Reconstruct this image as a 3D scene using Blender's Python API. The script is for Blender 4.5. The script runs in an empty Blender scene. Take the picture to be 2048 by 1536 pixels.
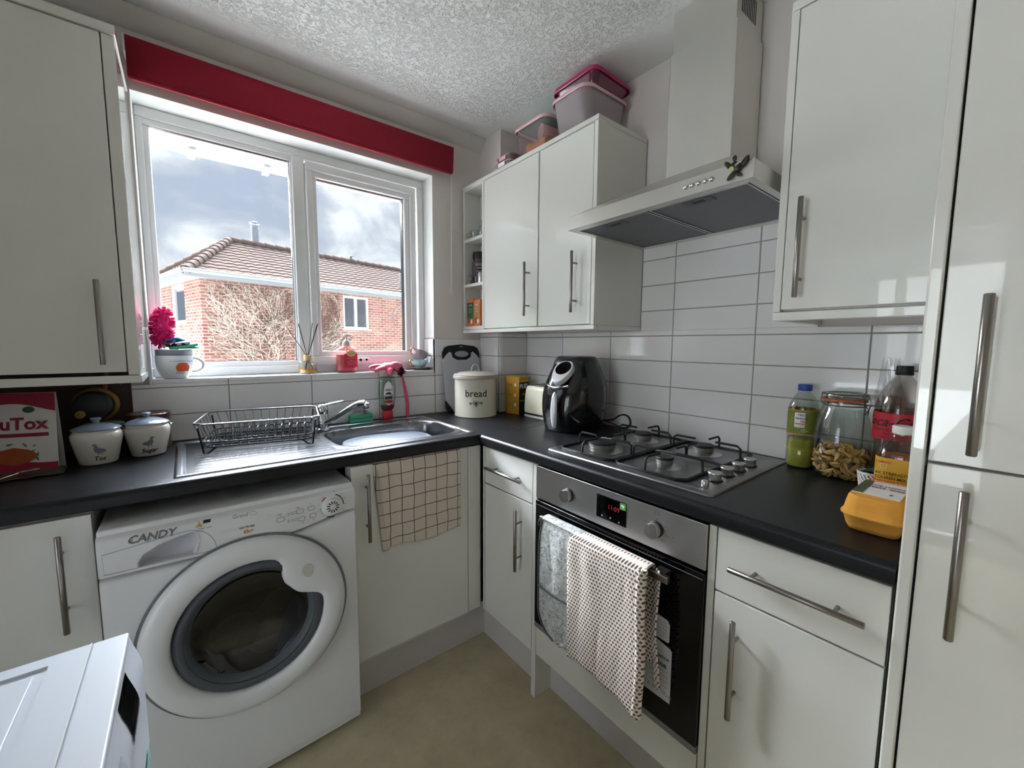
import bpy, bmesh, math, random
from mathutils import Vector, Matrix, noise
C = bpy.context.scene.collection
S = bpy.context.scene
random.seed(7)
PI = math.pi

# ------------------------------------------------------------------ camera
cam = bpy.data.objects.new('camera', bpy.data.cameras.new('camera'))
C.objects.link(cam); S.camera = cam
cam.data.sensor_width = 36; cam.data.lens = 823.36/2048*36; cam.data.clip_start = .02; cam.data.clip_end = 300
CR = ((0.78364203, -0.62117964, 0.00640466), (0.05453173, 0.0790567, 0.99537748), (0.61881456, 0.77967037, -0.09582615))
m = Matrix.Identity(4)
for i in range(3):
    m[i][0] = CR[0][i]; m[i][1] = CR[1][i]; m[i][2] = -CR[2][i]
m.translation = Vector((-1.52237, -1.97197, 1.29220))
cam.matrix_world = m

# ------------------------------------------------------------------ exposure, sky, sun
S.view_settings.view_transform = 'Standard'; S.view_settings.look = 'None'
S.view_settings.gamma = 1; S.view_settings.exposure = 0.12; S.view_settings.use_curve_mapping = False
SKY = .92; ZEN = 82.0
w = bpy.data.worlds.new('sky'); S.world = w; w.use_nodes = True
nt = w.node_tree; nt.nodes.clear()
def nd(nt, t, **k):
    n = nt.nodes.new(t)
    for a, b in k.items():
        if a.startswith('i_'): n.inputs[a[2:].replace('_', ' ')].default_value = b
        else: setattr(n, a, b)
    return n
tc = nd(nt, 'ShaderNodeTexCoord')
mp = nd(nt, 'ShaderNodeMapping'); mp.inputs['Scale'].default_value = (1, 1, 1.5); mp.inputs['Location'].default_value = (.35, .2, .1)
nt.links.new(tc.outputs['Generated'], mp.inputs[0])
n1 = nd(nt, 'ShaderNodeTexNoise'); n1.inputs['Scale'].default_value = 5.2; n1.inputs['Detail'].default_value = 7; n1.inputs['Roughness'].default_value = .52
n1.inputs['Distortion'].default_value = .35
nt.links.new(mp.outputs[0], n1.inputs[0])
cr = nd(nt, 'ShaderNodeValToRGB'); e = cr.color_ramp.elements
e[0].position = .40; e[0].color = (.60, .67, .85, 1); e[1].position = .60; e[1].color = (1.2, 1.22, 1.28, 1)
x = cr.color_ramp.elements.new(.5); x.color = (.76, .81, .94, 1)
nt.links.new(n1.outputs[0], cr.inputs[0])
sx = nd(nt, 'ShaderNodeSeparateXYZ'); nt.links.new(tc.outputs['Generated'], sx.inputs[0])
# bright, thin cloud high up, darker cloud near the horizon (overcast sky)
def mr_(src, a, b, c, d):
    n = nd(nt, 'ShaderNodeMapRange', interpolation_type='SMOOTHSTEP')
    for k, q in zip(('From Min', 'From Max', 'To Min', 'To Max'), (a, b, c, d)): n.inputs[k].default_value = q
    nt.links.new(src, n.inputs[0]); return n.outputs[0]
dt = nd(nt, 'ShaderNodeVectorMath', operation='DOT_PRODUCT'); dt.inputs[1].default_value = Vector((-.08, .85, .50)).normalized()
nt.links.new(tc.outputs['Generated'], dt.inputs[0])
glow = mr_(dt.outputs['Value'], .50, .97, .03, 1.0); high = mr_(sx.outputs[2], .37, .50, 0, 1)
gm = nd(nt, 'ShaderNodeMath', operation='MULTIPLY'); nt.links.new(glow, gm.inputs[0]); nt.links.new(high, gm.inputs[1])
mr = nd(nt, 'ShaderNodeMath', operation='MULTIPLY_ADD'); nt.links.new(gm.outputs[0], mr.inputs[0]); mr.inputs[1].default_value = ZEN; mr.inputs[2].default_value = SKY
bg = nd(nt, 'ShaderNodeBackground'); nt.links.new(cr.outputs[0], bg.inputs[0]); nt.links.new(mr.outputs[0], bg.inputs[1])
wo = nd(nt, 'ShaderNodeOutputWorld'); nt.links.new(bg.outputs[0], wo.inputs[0])

def light(name, kind, energy, loc, target, color=(1, 1, 1), **k):
    l = bpy.data.lights.new(name, kind); l.energy = energy; l.color = color
    for a, b in k.items(): setattr(l, a, b)
    o = bpy.data.objects.new(name, l); C.objects.link(o); o.location = loc
    o.rotation_euler = (Vector(target)-Vector(loc)).to_track_quat('-Z', 'Y').to_euler()
    return o
# hazy sun behind thin cloud, from beyond the house, down through the kitchen window
light('hazy_sun', 'SUN', 8.0, (-1.7, 4, 4.1), (-.8, -1.6, .9), (1, .99, .96), angle=math.radians(38))
# unseen fill light added beyond the far left wall to brighten the room
light('added_left_fill', 'AREA', 70, (-5.4, -1.9, 1.0), (0, -1.25, .9), (.95, .98, 1), shape='RECTANGLE', size=2.2, size_y=2.1)

# ------------------------------------------------------------------ mesh helpers
OFF = {}
class MB:
    def __init__(s): s.v = []; s.f = []
    def add(s, vs, fs):
        o = len(s.v); s.v += [tuple(p) for p in vs]; s.f += [tuple(i+o for i in f) for f in fs]; return s
    def box(s, x0, x1, y0, y1, z0, z1):
        return s.add([(x0,y0,z0),(x1,y0,z0),(x1,y1,z0),(x0,y1,z0),(x0,y0,z1),(x1,y0,z1),(x1,y1,z1),(x0,y1,z1)],
                     [(0,3,2,1),(4,5,6,7),(0,1,5,4),(1,2,6,5),(2,3,7,6),(3,0,4,7)])
    def prism(s, pts, ax, a, b):
        n = len(pts)
        def P(u, v, t): return {'x': (t, u, v), 'y': (u, t, v), 'z': (u, v, t)}[ax]
        return s.add([P(u, v, a) for u, v in pts]+[P(u, v, b) for u, v in pts],
                     [tuple(range(n)), tuple(range(2*n-1, n-1, -1))]+[(i, i+n, (i+1) % n+n, (i+1) % n) for i in range(n)])
    def grid(s, fn, nu, nv, cu=False, cv=False):
        vs = [fn(i/(nu if cu else nu-1), j/(nv if cv else nv-1)) for i in range(nu) for j in range(nv)]
        fs = []
        for i in range(nu if cu else nu-1):
            for j in range(nv if cv else nv-1):
                a, b = i, (i+1) % nu; c, d = j, (j+1) % nv
                fs.append((a*nv+c, b*nv+c, b*nv+d, a*nv+d))
        return s.add(vs, fs)
    def lathe(s, prof, c=(0, 0, 0), n=32, sx=1, sy=1, cap=True, p=2, rot=None):
        vs = []; k = len(prof)
        for i in range(n):
            a = 2*PI*i/n; ca, sa = math.cos(a), math.sin(a)
            if p != 2:
                ca = math.copysign(abs(ca)**(2/p), ca); sa = math.copysign(abs(sa)**(2/p), sa)
            for r, z in prof: vs.append(Vector((r*ca*sx, r*sa*sy, z)))
        if rot is not None: vs = [rot @ v for v in vs]
        vs = [v+Vector(c) for v in vs]
        fs = [(i*k+j, ((i+1) % n)*k+j, ((i+1) % n)*k+j+1, i*k+j+1) for i in range(n) for j in range(k-1)]
        if cap:
            if prof[0][0] > 1e-4: fs.append(tuple(i*k for i in range(n))[::-1])
            if prof[-1][0] > 1e-4: fs.append(tuple(i*k+k-1 for i in range(n)))
        return s.add(vs, fs)
    def tube(s, pts, r, n=8, closed=False, cap=True):
        pts = [Vector(p) for p in pts]; N = len(pts); rs = r if isinstance(r, (list, tuple)) else [r]*N
        vs = []; up = None
        for i, p in enumerate(pts):
            a = pts[(i-1) % N] if (closed or i > 0) else p
            b = pts[(i+1) % N] if (closed or i < N-1) else p
            t = (b-a).normalized()
            if up is None:
                up = Vector((0, 0, 1)) if abs(t.z) < .9 else Vector((1, 0, 0))
            sd = t.cross(up)
            if sd.length < 1e-6: sd = t.orthogonal()
            sd.normalize(); up = sd.cross(t).normalized()
            for k in range(n):
                q = 2*PI*k/n; vs.append(p+(sd*math.cos(q)+up*math.sin(q))*rs[i])
        fs = [(i*n+k, ((i+1) % N)*n+k, ((i+1) % N)*n+(k+1) % n, i*n+(k+1) % n) for i in range(N if closed else N-1) for k in range(n)]
        if cap and not closed:
            fs.append(tuple(range(n))[::-1]); fs.append(tuple((N-1)*n+k for k in range(n)))
        return s.add(vs, fs)
    def cyl(s, a, b, r, n=16): return s.tube([a, b], r, n)
    def ball(s, c, r, n=12, m=8, sx=1, sy=1, sz=1, rot=None):
        def f(u, v):
            a = 2*PI*u; b = PI*(v-.5)*.999
            q = Vector((r*sx*math.cos(a)*math.cos(b), r*sy*math.sin(a)*math.cos(b), r*sz*math.sin(b)))
            return (rot @ q if rot is not None else q)+Vector(c)
        return s.grid(f, n, m, cu=True)
    def poly(s, pts): return s.add(pts, [tuple(range(len(pts)))])
    def xf(s, f): s.v = [tuple(f(Vector(p))) for p in s.v]; return s
    def build(s, name, mat, parent=None, smooth=40, bevel=0, seg=2, solid=0, subd=0, recalc=True):
        off = Vector((0, 0, 0))
        if parent is not None:
            r = parent
            while r.parent: r = r.parent
            off = OFF.get(r.name, off)
        me = bpy.data.meshes.new(name); me.from_pydata([tuple(Vector(p)-off) for p in s.v], [], s.f)
        if recalc:
            bm = bmesh.new(); bm.from_mesh(me); bmesh.ops.recalc_face_normals(bm, faces=bm.faces); bm.to_mesh(me); bm.free()
        me.materials.append(mat); me.update()
        if smooth:
            for p in me.polygons: p.use_smooth = True
            me.set_sharp_from_angle(angle=math.radians(smooth))
        o = bpy.data.objects.new(name, me); C.objects.link(o)
        if parent is not None: o.parent = parent
        if subd:
            k = o.modifiers.new('s', 'SUBSURF'); k.levels = k.render_levels = subd
        if solid:
            k = o.modifiers.new('t', 'SOLIDIFY'); k.thickness = solid; k.offset = 0
        if bevel:
            k = o.modifiers.new('b', 'BEVEL'); k.width = bevel; k.segments = seg; k.limit_method = 'ANGLE'; k.angle_limit = math.radians(50)
        return o
def thing(name, label, cat, loc=(0, 0, 0), rz=0, group=None, local=False):
    o = bpy.data.objects.new(name, None); C.objects.link(o); o.location = loc; o.rotation_euler = (0, 0, rz)
    o.empty_display_size = .05
    o['label'] = label; o['category'] = cat
    if group: o['group'] = group
    OFF[o.name] = Vector((0, 0, 0)) if local else Vector(loc)
    return o
def tag(o, label, cat, group=None, loc=None):
    o['label'] = label; o['category'] = cat
    if group: o['group'] = group
    if loc is not None:
        L = Vector(loc)
        o.data.transform(Matrix.Translation(-L)); o.location = L
    return o
def struct(o, kind='structure'): o['kind'] = kind; return o
def dup(root, loc, rz=None, label=None):
    r = root.copy(); C.objects.link(r); r.location = loc
    if rz is not None: r.rotation_euler = (0, 0, rz) if not isinstance(rz, tuple) else rz
    if label: r['label'] = label
    for ch in list(root.children):
        c = ch.copy(); C.objects.link(c); c.parent = r
        for g in list(ch.children):
            d = g.copy(); C.objects.link(d); d.parent = c
    return r

# ------------------------------------------------------------------ materials
def lin(h):
    h = h.lstrip('#'); r = [int(h[i:i+2], 16)/255 for i in (0, 2, 4)]
    return tuple(c/12.92 if c <= .04045 else ((c+.055)/1.055)**2.4 for c in r)+(1,)
MATS = {}
def mat(name, col, rough=.5, metal=0, spec=.5, coat=0, coat_r=.03, trans=0, ior=1.45, emit=0, var=.0, vs=8, bump=0, bs=60, stretch=None, sss=0, alpha=1):
    if name in MATS: return MATS[name]
    m = bpy.data.materials.new(name); m.use_nodes = True; MATS[name] = m
    t = m.node_tree; b = t.nodes['Principled BSDF']
    c = lin(col) if isinstance(col, str) else tuple(col)+(1,)
    b.inputs['Base Color'].default_value = c; b.inputs['Roughness'].default_value = rough; b.inputs['Metallic'].default_value = metal
    b.inputs['Specular IOR Level'].default_value = spec; b.inputs['Coat Weight'].default_value = coat; b.inputs['Coat Roughness'].default_value = coat_r
    b.inputs['Transmission Weight'].default_value = trans; b.inputs['IOR'].default_value = ior
    b.inputs['Subsurface Weight'].default_value = 0; b.inputs['Alpha'].default_value = alpha
    if emit: b.inputs['Emission Color'].default_value = c; b.inputs['Emission Strength'].default_value = emit
    o = nd(t, 'ShaderNodeTexCoord'); src = o.outputs['Object']
    if stretch:
        q = nd(t, 'ShaderNodeMapping'); q.inputs['Scale'].default_value = stretch; t.links.new(src, q.inputs[0]); src = q.outputs[0]
    if var:
        n = nd(t, 'ShaderNodeTexNoise'); n.inputs['Scale'].default_value = vs; n.inputs['Detail'].default_value = 3; t.links.new(src, n.inputs[0])
        r = nd(t, 'ShaderNodeMix', data_type='RGBA'); r.inputs[6].default_value = tuple(max(0, k*(1-var)) for k in c[:3])+(1,)
        r.inputs[7].default_value = tuple(min(1, k*(1+var)) for k in c[:3])+(1,)
        t.links.new(n.outputs[0], r.inputs[0]); t.links.new(r.outputs[2], b.inputs['Base Color'])
    if bump:
        n = nd(t, 'ShaderNodeTexNoise'); n.inputs['Scale'].default_value = bs; n.inputs['Detail'].default_value = 3; t.links.new(src, n.inputs[0])
        k = nd(t, 'ShaderNodeBump'); k.inputs['Strength'].default_value = bump; k.inputs['Distance'].default_value = .002
        t.links.new(n.outputs[0], k.inputs['Height']); t.links.new(k.outputs[0], b.inputs['Normal'])
    return m
def bsdf(m): return m.node_tree.nodes['Principled BSDF']
def thin(name, tint='#f4f8f8', rough=.02, refl=.06, cloud=0, ccol='#ffffff', edge=.5):
    """thin clear wall: passes light straight through, mirrors at its fresnel share, optional milky share"""
    if name in MATS: return MATS[name]
    m = bpy.data.materials.new(name); m.use_nodes = True; MATS[name] = m; t = m.node_tree; t.nodes.clear()
    tr = nd(t, 'ShaderNodeBsdfTransparent'); tr.inputs[0].default_value = lin(tint)
    gl = nd(t, 'ShaderNodeBsdfGlossy'); gl.inputs['Roughness'].default_value = rough
    lw = nd(t, 'ShaderNodeLayerWeight'); lw.inputs[0].default_value = .25
    ml = nd(t, 'ShaderNodeMath', operation='MULTIPLY_ADD'); t.links.new(lw.outputs['Facing'], ml.inputs[0]); ml.inputs[1].default_value = edge; ml.inputs[2].default_value = refl
    mx = nd(t, 'ShaderNodeMixShader'); t.links.new(ml.outputs[0], mx.inputs[0]); t.links.new(tr.outputs[0], mx.inputs[1]); t.links.new(gl.outputs[0], mx.inputs[2])
    out = nd(t, 'ShaderNodeOutputMaterial'); last = mx
    if cloud:
        df = nd(t, 'ShaderNodeBsdfDiffuse'); df.inputs[0].default_value = lin(ccol)
        m2 = nd(t, 'ShaderNodeMixShader'); m2.inputs[0].default_value = cloud
        t.links.new(mx.outputs[0], m2.inputs[1]); t.links.new(df.outputs[0], m2.inputs[2]); last = m2
    t.links.new(last.outputs[0], out.inputs[0]); return m

gloss = mat('cabinet_white_gloss', '#dbdad3', .3, coat=1, coat_r=.025, var=.015)
carc = mat('cabinet_white_side', '#d3d2cb', .35, var=.02)
darkgap = mat('cabinet_inside_shadow_gap', '#8d8c88', .7, var=.05)
plinthm = mat('plinth_grey_white', '#c4bfbd', .4, var=.03)
paint = mat('wall_paint_offwhite', '#ddd5d0', .85, var=.05, vs=3, bump=.15, bs=90)
reveal_m = mat('reveal_white_paint', '#eceeea', .6, var=.02)
upvc = mat('white_upvc', '#f0f1f1', .28, var=.02)
tile_m = mat('white_glazed_tile', '#ebe9e8', .12, coat=.5, coat_r=.02, var=.02, vs=2)
grout = mat('grey_beige_grout', '#9a948a', .9, var=.1, vs=30)
steel = mat('brushed_steel', '#b9b9b9', .3, metal=1, var=.06, vs=20, bump=.04, bs=120, stretch=(1, .06, 1))
steel_h = mat('hood_brushed_steel', '#d8d6d0', .4, metal=1, var=.08, vs=6, stretch=(1, 1, .15))
steel_dull = mat('dull_steel_underside', '#8d8d90', .5, metal=.6, var=.04)
chrome = mat('chrome', '#d6d8da', .08, metal=1, var=.02)
handle_m = mat('satin_steel_handle', '#8f8a85', .28, metal=1, var=.04, vs=30)
black = mat('black_gloss_plastic', '#0b0b0e', .12, coat=.3, var=.05)
blackg = mat('black_oven_glass', '#050506', .06, spec=.35, var=.02)
blackm = mat('black_matt_enamel', '#131315', .5, var=.1)
rubber = mat('grey_rubber_seal', '#4a4f54', .5, var=.08)
appl = mat('appliance_white', '#dfe0e1', .3, var=.01)
white = mat('plain_white_plastic', '#f1f1ee', .35, var=.01)
ink = mat('black_print', '#1d1d1f', .6, var=.02)
inkg = mat('grey_print', '#6d6f72', .5, var=.02)
red = mat('red_print', '#c0202f', .5, var=.02)
glass = thin('window_glass', '#f7fafa', .0, .03, edge=.3)

# worktop: black laminate with fine grey speckle
wt = mat('black_speckled_laminate', '#1b1c1f', .36, spec=.3)
t = wt.node_tree; o = nd(t, 'ShaderNodeTexCoord'); v = nd(t, 'ShaderNodeTexNoise'); v.inputs['Scale'].default_value = 420; v.inputs['Detail'].default_value = 2
t.links.new(o.outputs['Object'], v.inputs[0]); r = nd(t, 'ShaderNodeValToRGB'); r.color_ramp.elements[0].position = .62; r.color_ramp.elements[0].color = lin('#17181b')
r.color_ramp.elements[1].position = .78; r.color_ramp.elements[1].color = lin('#45474b'); t.links.new(v.outputs[0], r.inputs[0]); t.links.new(r.outputs[0], bsdf(wt).inputs['Base Color'])
bp_ = nd(t, 'ShaderNodeBump'); bp_.inputs['Strength'].default_value = .12; bp_.inputs['Distance'].default_value = .001
v2 = nd(t, 'ShaderNodeTexNoise'); v2.inputs['Scale'].default_value = 150; t.links.new(o.outputs['Object'], v2.inputs[0]); t.links.new(v2.outputs[0], bp_.inputs['Height']); t.links.new(bp_.outputs[0], bsdf(wt).inputs['Normal'])
# floor: mottled beige vinyl
fl = mat('beige_mottled_vinyl', '#a89c80', .55)
t = fl.node_tree; o = nd(t, 'ShaderNodeTexCoord'); v = nd(t, 'ShaderNodeTexNoise'); v.inputs['Scale'].default_value = 9; v.inputs['Detail'].default_value = 8; v.inputs['Roughness'].default_value = .7
t.links.new(o.outputs['Object'], v.inputs[0]); r = nd(t, 'ShaderNodeValToRGB'); r.color_ramp.elements[0].position = .3; r.color_ramp.elements[0].color = lin('#aa9e80')
r.color_ramp.elements[1].position = .72; r.color_ramp.elements[1].color = lin('#c6ba9c'); t.links.new(v.outputs[0], r.inputs[0]); t.links.new(r.outputs[0], bsdf(fl).inputs['Base Color'])
# ceiling: stippled artex
ce = mat('artex_ceiling', '#e9e9e6', .8)
t = ce.node_tree; o = nd(t, 'ShaderNodeTexCoord')
v = nd(t, 'ShaderNodeTexNoise'); v.inputs['Scale'].default_value = 85; v.inputs['Detail'].default_value = 1.5; v.inputs['Distortion'].default_value = 1.2
t.links.new(o.outputs['Object'], v.inputs[0]); r = nd(t, 'ShaderNodeValToRGB'); r.color_ramp.elements[0].position = .36; r.color_ramp.elements[1].position = .5
t.links.new(v.outputs[0], r.inputs[0]); k = nd(t, 'ShaderNodeBump'); k.inputs['Strength'].default_value = 1; k.inputs['Distance'].default_value = .007
sp0 = nd(t, 'ShaderNodeSeparateXYZ'); t.links.new(o.outputs['Object'], sp0.inputs[0])
def fade(src, a, b_):
    n = nd(t, 'ShaderNodeMapRange', interpolation_type='SMOOTHSTEP'); n.inputs['From Min'].default_value = a; n.inputs['From Max'].default_value = b_; n.inputs['To Min'].default_value = 1; n.inputs['To Max'].default_value = 0; t.links.new(src, n.inputs[0]); return n.outputs[0]
fm_ = nd(t, 'ShaderNodeMath', operation='MULTIPLY'); t.links.new(fade(sp0.outputs[0], -.30, -.12), fm_.inputs[0]); t.links.new(fade(sp0.outputs[1], -.24, -.10), fm_.inputs[1])
t.links.new(fm_.outputs[0], k.inputs['Strength']); t.links.new(r.outputs[0], k.inputs['Height']); t.links.new(k.outputs[0], bsdf(ce).inputs['Normal'])
ce_s = mat('smooth_ceiling_border', '#d3cfcb', .8, var=.03, bump=.1)

def text(s, size, fn, name, m, parent, align='CENTER', shear=0, bold=0, res=2):
    cu = bpy.data.curves.new('t', 'FONT'); cu.body = s; cu.size = size; cu.align_x = align; cu.align_y = 'CENTER'; cu.shear = shear; cu.offset = bold*size; cu.resolution_u = res
    ob = bpy.data.objects.new('t', cu); C.objects.link(ob)
    dg = bpy.context.evaluated_depsgraph_get(); me = bpy.data.meshes.new_from_object(ob.evaluated_get(dg))
    b = MB(); b.add([fn(p.co.x, p.co.y) for p in me.vertices], [tuple(p.vertices) for p in me.polygons])
    bpy.data.objects.remove(ob); bpy.data.curves.remove(cu); bpy.data.meshes.remove(me)
    return b.build(name, m, parent, smooth=0, recalc=False)
def plane(o, r, u):
    o = Vector(o); r = Vector(r).normalized(); u = Vector(u).normalized()
    return lambda x, y: o+r*x+u*y
def wrap(c, rad, ang, z, sy=1):
    """print wrapped on a vertical cylinder; ang is the direction the print faces"""
    return lambda x, y: Vector((c[0]+rad*math.cos(ang+x/rad), c[1]+rad*sy*math.sin(ang+x/rad), z+y))
def patch(b, fn, x0, x1, y0, y1, nx=8, ny=2):
    return b.grid(lambda u, v: fn(x0+(x1-x0)*u, y0+(y1-y0)*v), nx, ny)
def blob(fn, pts, rows=14, cols=9):
    """filled print that follows a curved surface, built row by row"""
    ys_ = [p[1] for p in pts]; a, c_ = min(ys_), max(ys_); G = []
    for j in range(rows+1):
        y = a+(c_-a)*min(.995, max(.005, j/rows)); xs_ = []
        for i in range(len(pts)):
            (x1, y1_), (x2, y2_) = pts[i-1], pts[i]
            if (y1_ > y) != (y2_ > y): xs_.append(x1+(x2-x1)*(y-y1_)/(y2_-y1_))
        if not xs_: xs_ = [G[-1][0]] if G else [pts[0][0]]
        G.append((min(xs_), max(xs_), y))
    return MB().grid(lambda u, v: fn(*(lambda g: (g[0]+(g[1]-g[0])*u, g[2]))(G[min(rows, round(v*rows))])), cols, rows+1)
def rrect(w, h, r, n=5, cx=0, cy=0):
    out = []
    for q, (sx_, sy_) in enumerate(((1, 1), (-1, 1), (-1, -1), (1, -1))):
        for i in range(n+1):
            a = PI/2*(q+i/n); out.append((cx+sx_*(w/2-r)+r*math.cos(a), cy+sy_*(h/2-r)+r*math.sin(a)))
    return out

# ================================================================== ROOM SHELL
H = .925                      # worktop height
CZ = 2.39                     # ceiling
XL, YF = -3.45, -3.3          # far left wall, wall behind the camera
WX0, WX1, WZ0, WZ1 = -1.623, -.484, 1.152, 2.147
struct(MB().box(XL-.2, .2, YF-.2, .3, -.12, 0).build('floor', fl))
struct(MB().box(XL-.2, .2, YF-.2, .3, CZ, CZ+.15).build('ceiling', ce))
b = MB(); b.box(XL, WX0, 0, .26, -.1, CZ); b.box(WX1, .2, 0, .26, -.1, CZ); b.box(WX0, WX1, 0, .26, -.1, WZ0-.012); b.box(WX0, WX1, 0, .26, WZ1, CZ)
struct(b.build('wall_back', paint))
b = MB(); b.box(0, .2, YF, 0, -.1, CZ); struct(b.build('wall_right', paint))
b = MB(); b.box(XL-.2, XL, YF, -1.9, -.1, CZ); b.box(XL-.2, XL, -.7, .26, -.1, CZ); b.box(XL-.2, XL, -1.9, -.7, -.1, .0); b.box(XL-.2, XL, -1.9, -.7, 2.1, CZ)
struct(b.build('wall_left', paint))
b = MB(); b.box(XL, .2, YF-.2, YF, -.1, CZ); struct(b.build('wall_front', paint))
struct(MB().box(-2.45, -2.36, -.86, 0, 0, CZ).build('wall_added_shade', paint))  # unseen wall added to shade the left wall cabinet
# boxed pipe column in the corner
struct(MB().box(-.19, 0, -.187, 0, H, CZ).build('wall_corner_boxing', paint))
# reveal lining (white) and coving
b = MB(); b.box(WX1-.002, WX1+.004, 0.0005, .12, 1.325, WZ1); b.box(WX0-.004, WX0+.002, .0005, .12, WZ0, WZ1); b.box(WX0, WX1, .0005, .12, WZ1-.002, WZ1+.004)
struct(b.build('trim_1', reveal_m))
def cove(u, v):
    a = PI/2*v; return Vector((-2.95+2.95*u, -.001-.045*(1-math.cos(a))-.002, CZ-.05*(1-math.sin(a))*1.0-.001))
b = MB(); b.prism([(0, CZ), (0, CZ-.055), (-.012, CZ-.052), (-.03, CZ-.038), (-.05, CZ-.016), (-.058, CZ-.001)], 'x', XL, -.19)
struct(b.build('trim_2', ce_s, smooth=60))
# smooth border round the stippled ceiling

TP, TW, TZ = .1022, .3023, 1.228
def tiles(fn, u0, u1, z0, z1, ug, name):
    """fn(u, z, d) -> point d in front of the wall; ug is the u of one vertical joint"""
    T = MB(); g = .0016
    k0 = math.floor((u0-ug)/TW); k1 = math.ceil((u1-ug)/TW); r0 = math.floor((z0-TZ)/TP); r1 = math.ceil((z1-TZ)/TP)
    for k in range(k0, k1):
        for r in range(r0, r1):
            a, b_, c, d = max(u0, ug+k*TW+g), min(u1, ug+(k+1)*TW-g), max(z0, TZ+r*TP+g), min(z1, TZ+(r+1)*TP-g)
            if b_-a < .006 or d-c < .006: continue
            e = .0012
            q = [(a, c, 0), (b_, c, 0), (b_, d, 0), (a, d, 0), (a, c, .0065), (b_, c, .0065), (b_, d, .0065), (a, d, .0065), (a+e, c+e, .008), (b_-e, c+e, .008), (b_-e, d-e, .008), (a+e, d-e, .008)]
            T.add([fn(*p) for p in q], [(0, 1, 5, 4), (1, 2, 6, 5), (2, 3, 7, 6), (3, 0, 4, 7), (4, 5, 9, 8), (5, 6, 10, 9), (6, 7, 11, 10), (7, 4, 8, 11), (8, 9, 10, 11)])
    o = struct(T.build(name, tile_m, smooth=0))
    G = MB(); P = [fn(u0, z0, 0), fn(u1, z0, 0), fn(u1, z1, 0), fn(u0, z1, 0), fn(u0, z0, .0055), fn(u1, z0, .0055), fn(u1, z1, .0055), fn(u0, z1, .0055)]
    G.add(P, [(0, 1, 2, 3), (4, 5, 6, 7), (0, 1, 5, 4), (1, 2, 6, 5), (2, 3, 7, 6), (3, 0, 4, 7)])
    g_ = G.build(name.replace('trim', 'grout'), grout, smooth=0); g_.parent = o; g_.name = 'grout'
    return o
back = lambda u, z, d: (u, -d, z)
tiles(back, -1.677, WX1, H, WZ0-.012, -1.091, 'trim_4')
tiles(back, WX1, -.19, H, 1.318, -.488, 'trim_5')
tiles(lambda u, z, d: (-u, -.0-d, z) if 0 else (-.19-d, u, z), -.187, -.008, H, 1.352, -.176, 'trim_6')
tiles(lambda u, z, d: (u, -.187-d, z), -.198, -.008, H, 1.352, -.488+.0, 'trim_7')
tiles(lambda u, z, d: (-d, u, z), -1.86, -.195, H, 1.352, -.7797, 'trim_8')
tiles(lambda u, z, d: (-d, u, z), -1.56, -.935, 1.352, 1.70, -.7797, 'trim_9')
tiles(lambda u, z, d: (WX1-d, u, z), 0, .115, WZ0, 1.318, -.2, 'trim_10')
# tiled sill, tile edging strip at the left reveal
T = MB()
for k in range(4):
    a = WX0+.004 if k == 0 else -1.393+(k-1)*TW+.0015; c = -1.393+k*TW-.0015 if k < 3 else WX1-.009
    T.box(a, c, -.008, .112, WZ0-.012, WZ0+.004)
struct(T.build('trim_11', tile_m, bevel=.0025))
struct(MB().box(WX0+.001, WX1-.001, -.004, .112, WZ0-.014, WZ0+.001).build('trim_12', grout))
b = MB(); b.prism([(-.013, WZ0-.014), (.03, WZ0-.014), (.03, 1.335), (.01, 1.345), (-.004, 1.345), (-.013, 1.335)], 'x', WX0-.006, WX0+.003)
struct(b.build('trim_13', upvc, bevel=.002))
# bare, dark patch of wall where the gas pipes come in
struct(MB().box(-2.3, -1.677, -.004, .0, H, 1.2).build('trim_14', mat('bare_brown_wall', '#4b3a35', .9, var=.25, vs=12, bump=.5, bs=30)))

# ------------------------------------------------------------------ kitchen window
root = thing('window_1', 'white plastic double window over the sink', 'window', (-1.05, .1, WZ0)); del root['category']; del root['label']; struct(root)
y0, y1 = .105, .165
def frame(x0, x1, z0, z1, w_, ya, yb):
    b = MB(); b.box(x0, x1, ya, yb, z0, z0+w_[2]); b.box(x0, x1, ya, yb, z1-w_[3], z1); b.box(x0, x0+w_[0], ya, yb, z0+w_[2], z1-w_[3]); b.box(x1-w_[1], x1, ya, yb, z0+w_[2], z1-w_[3]); return b
b = frame(WX0+.002, WX1-.002, WZ0+.004, WZ1-.002, (.022, .034, .036, .038), y0, y1)
b.box(-1.112, -1.062, y0, y1, WZ0+.03, WZ1-.03)
b.build('window_frame', upvc, root, bevel=.004, seg=3)
# glazing beads of the fixed light, stepped
b = frame(WX0+.018, -1.108, WZ0+.036, WZ1-.036, (.023, .013, .026, .026), .112, .15)
b.build('glazing_bead', upvc, root, bevel=.006, seg=3)
b = frame(-1.585, -1.12, 1.213, 2.086, (.0025, .0025, .0025, .0025), .117, .135); b.build('gasket', black, root)
MB().box(-1.585, -1.12, .127, .131, 1.213, 2.086).build('pane', glass, root)
sash = frame(-1.060, -.537, 1.194, 2.095, (.028, .032, .038, .036), .088, .15).build('sash', upvc, root, bevel=.005, seg=3)
frame(-1.034, -.567, 1.228, 2.062, (.02, .03, .028, .027), .098, .14).build('glazing_bead', upvc, sash, bevel=.006, seg=3)
frame(-1.015, -.601, 1.255, 2.036, (.0025, .0025, .0025, .0025), .11, .135).build('gasket', black, sash)
MB().box(-1.015, -.601, .127, .131, 1.255, 2.036).build('pane', glass, sash)
b = MB(); b.box(-.935, -.80, .076, .089, 1.202, 1.222); hd_ = b.build('handle', upvc, sash, bevel=.004)
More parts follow.
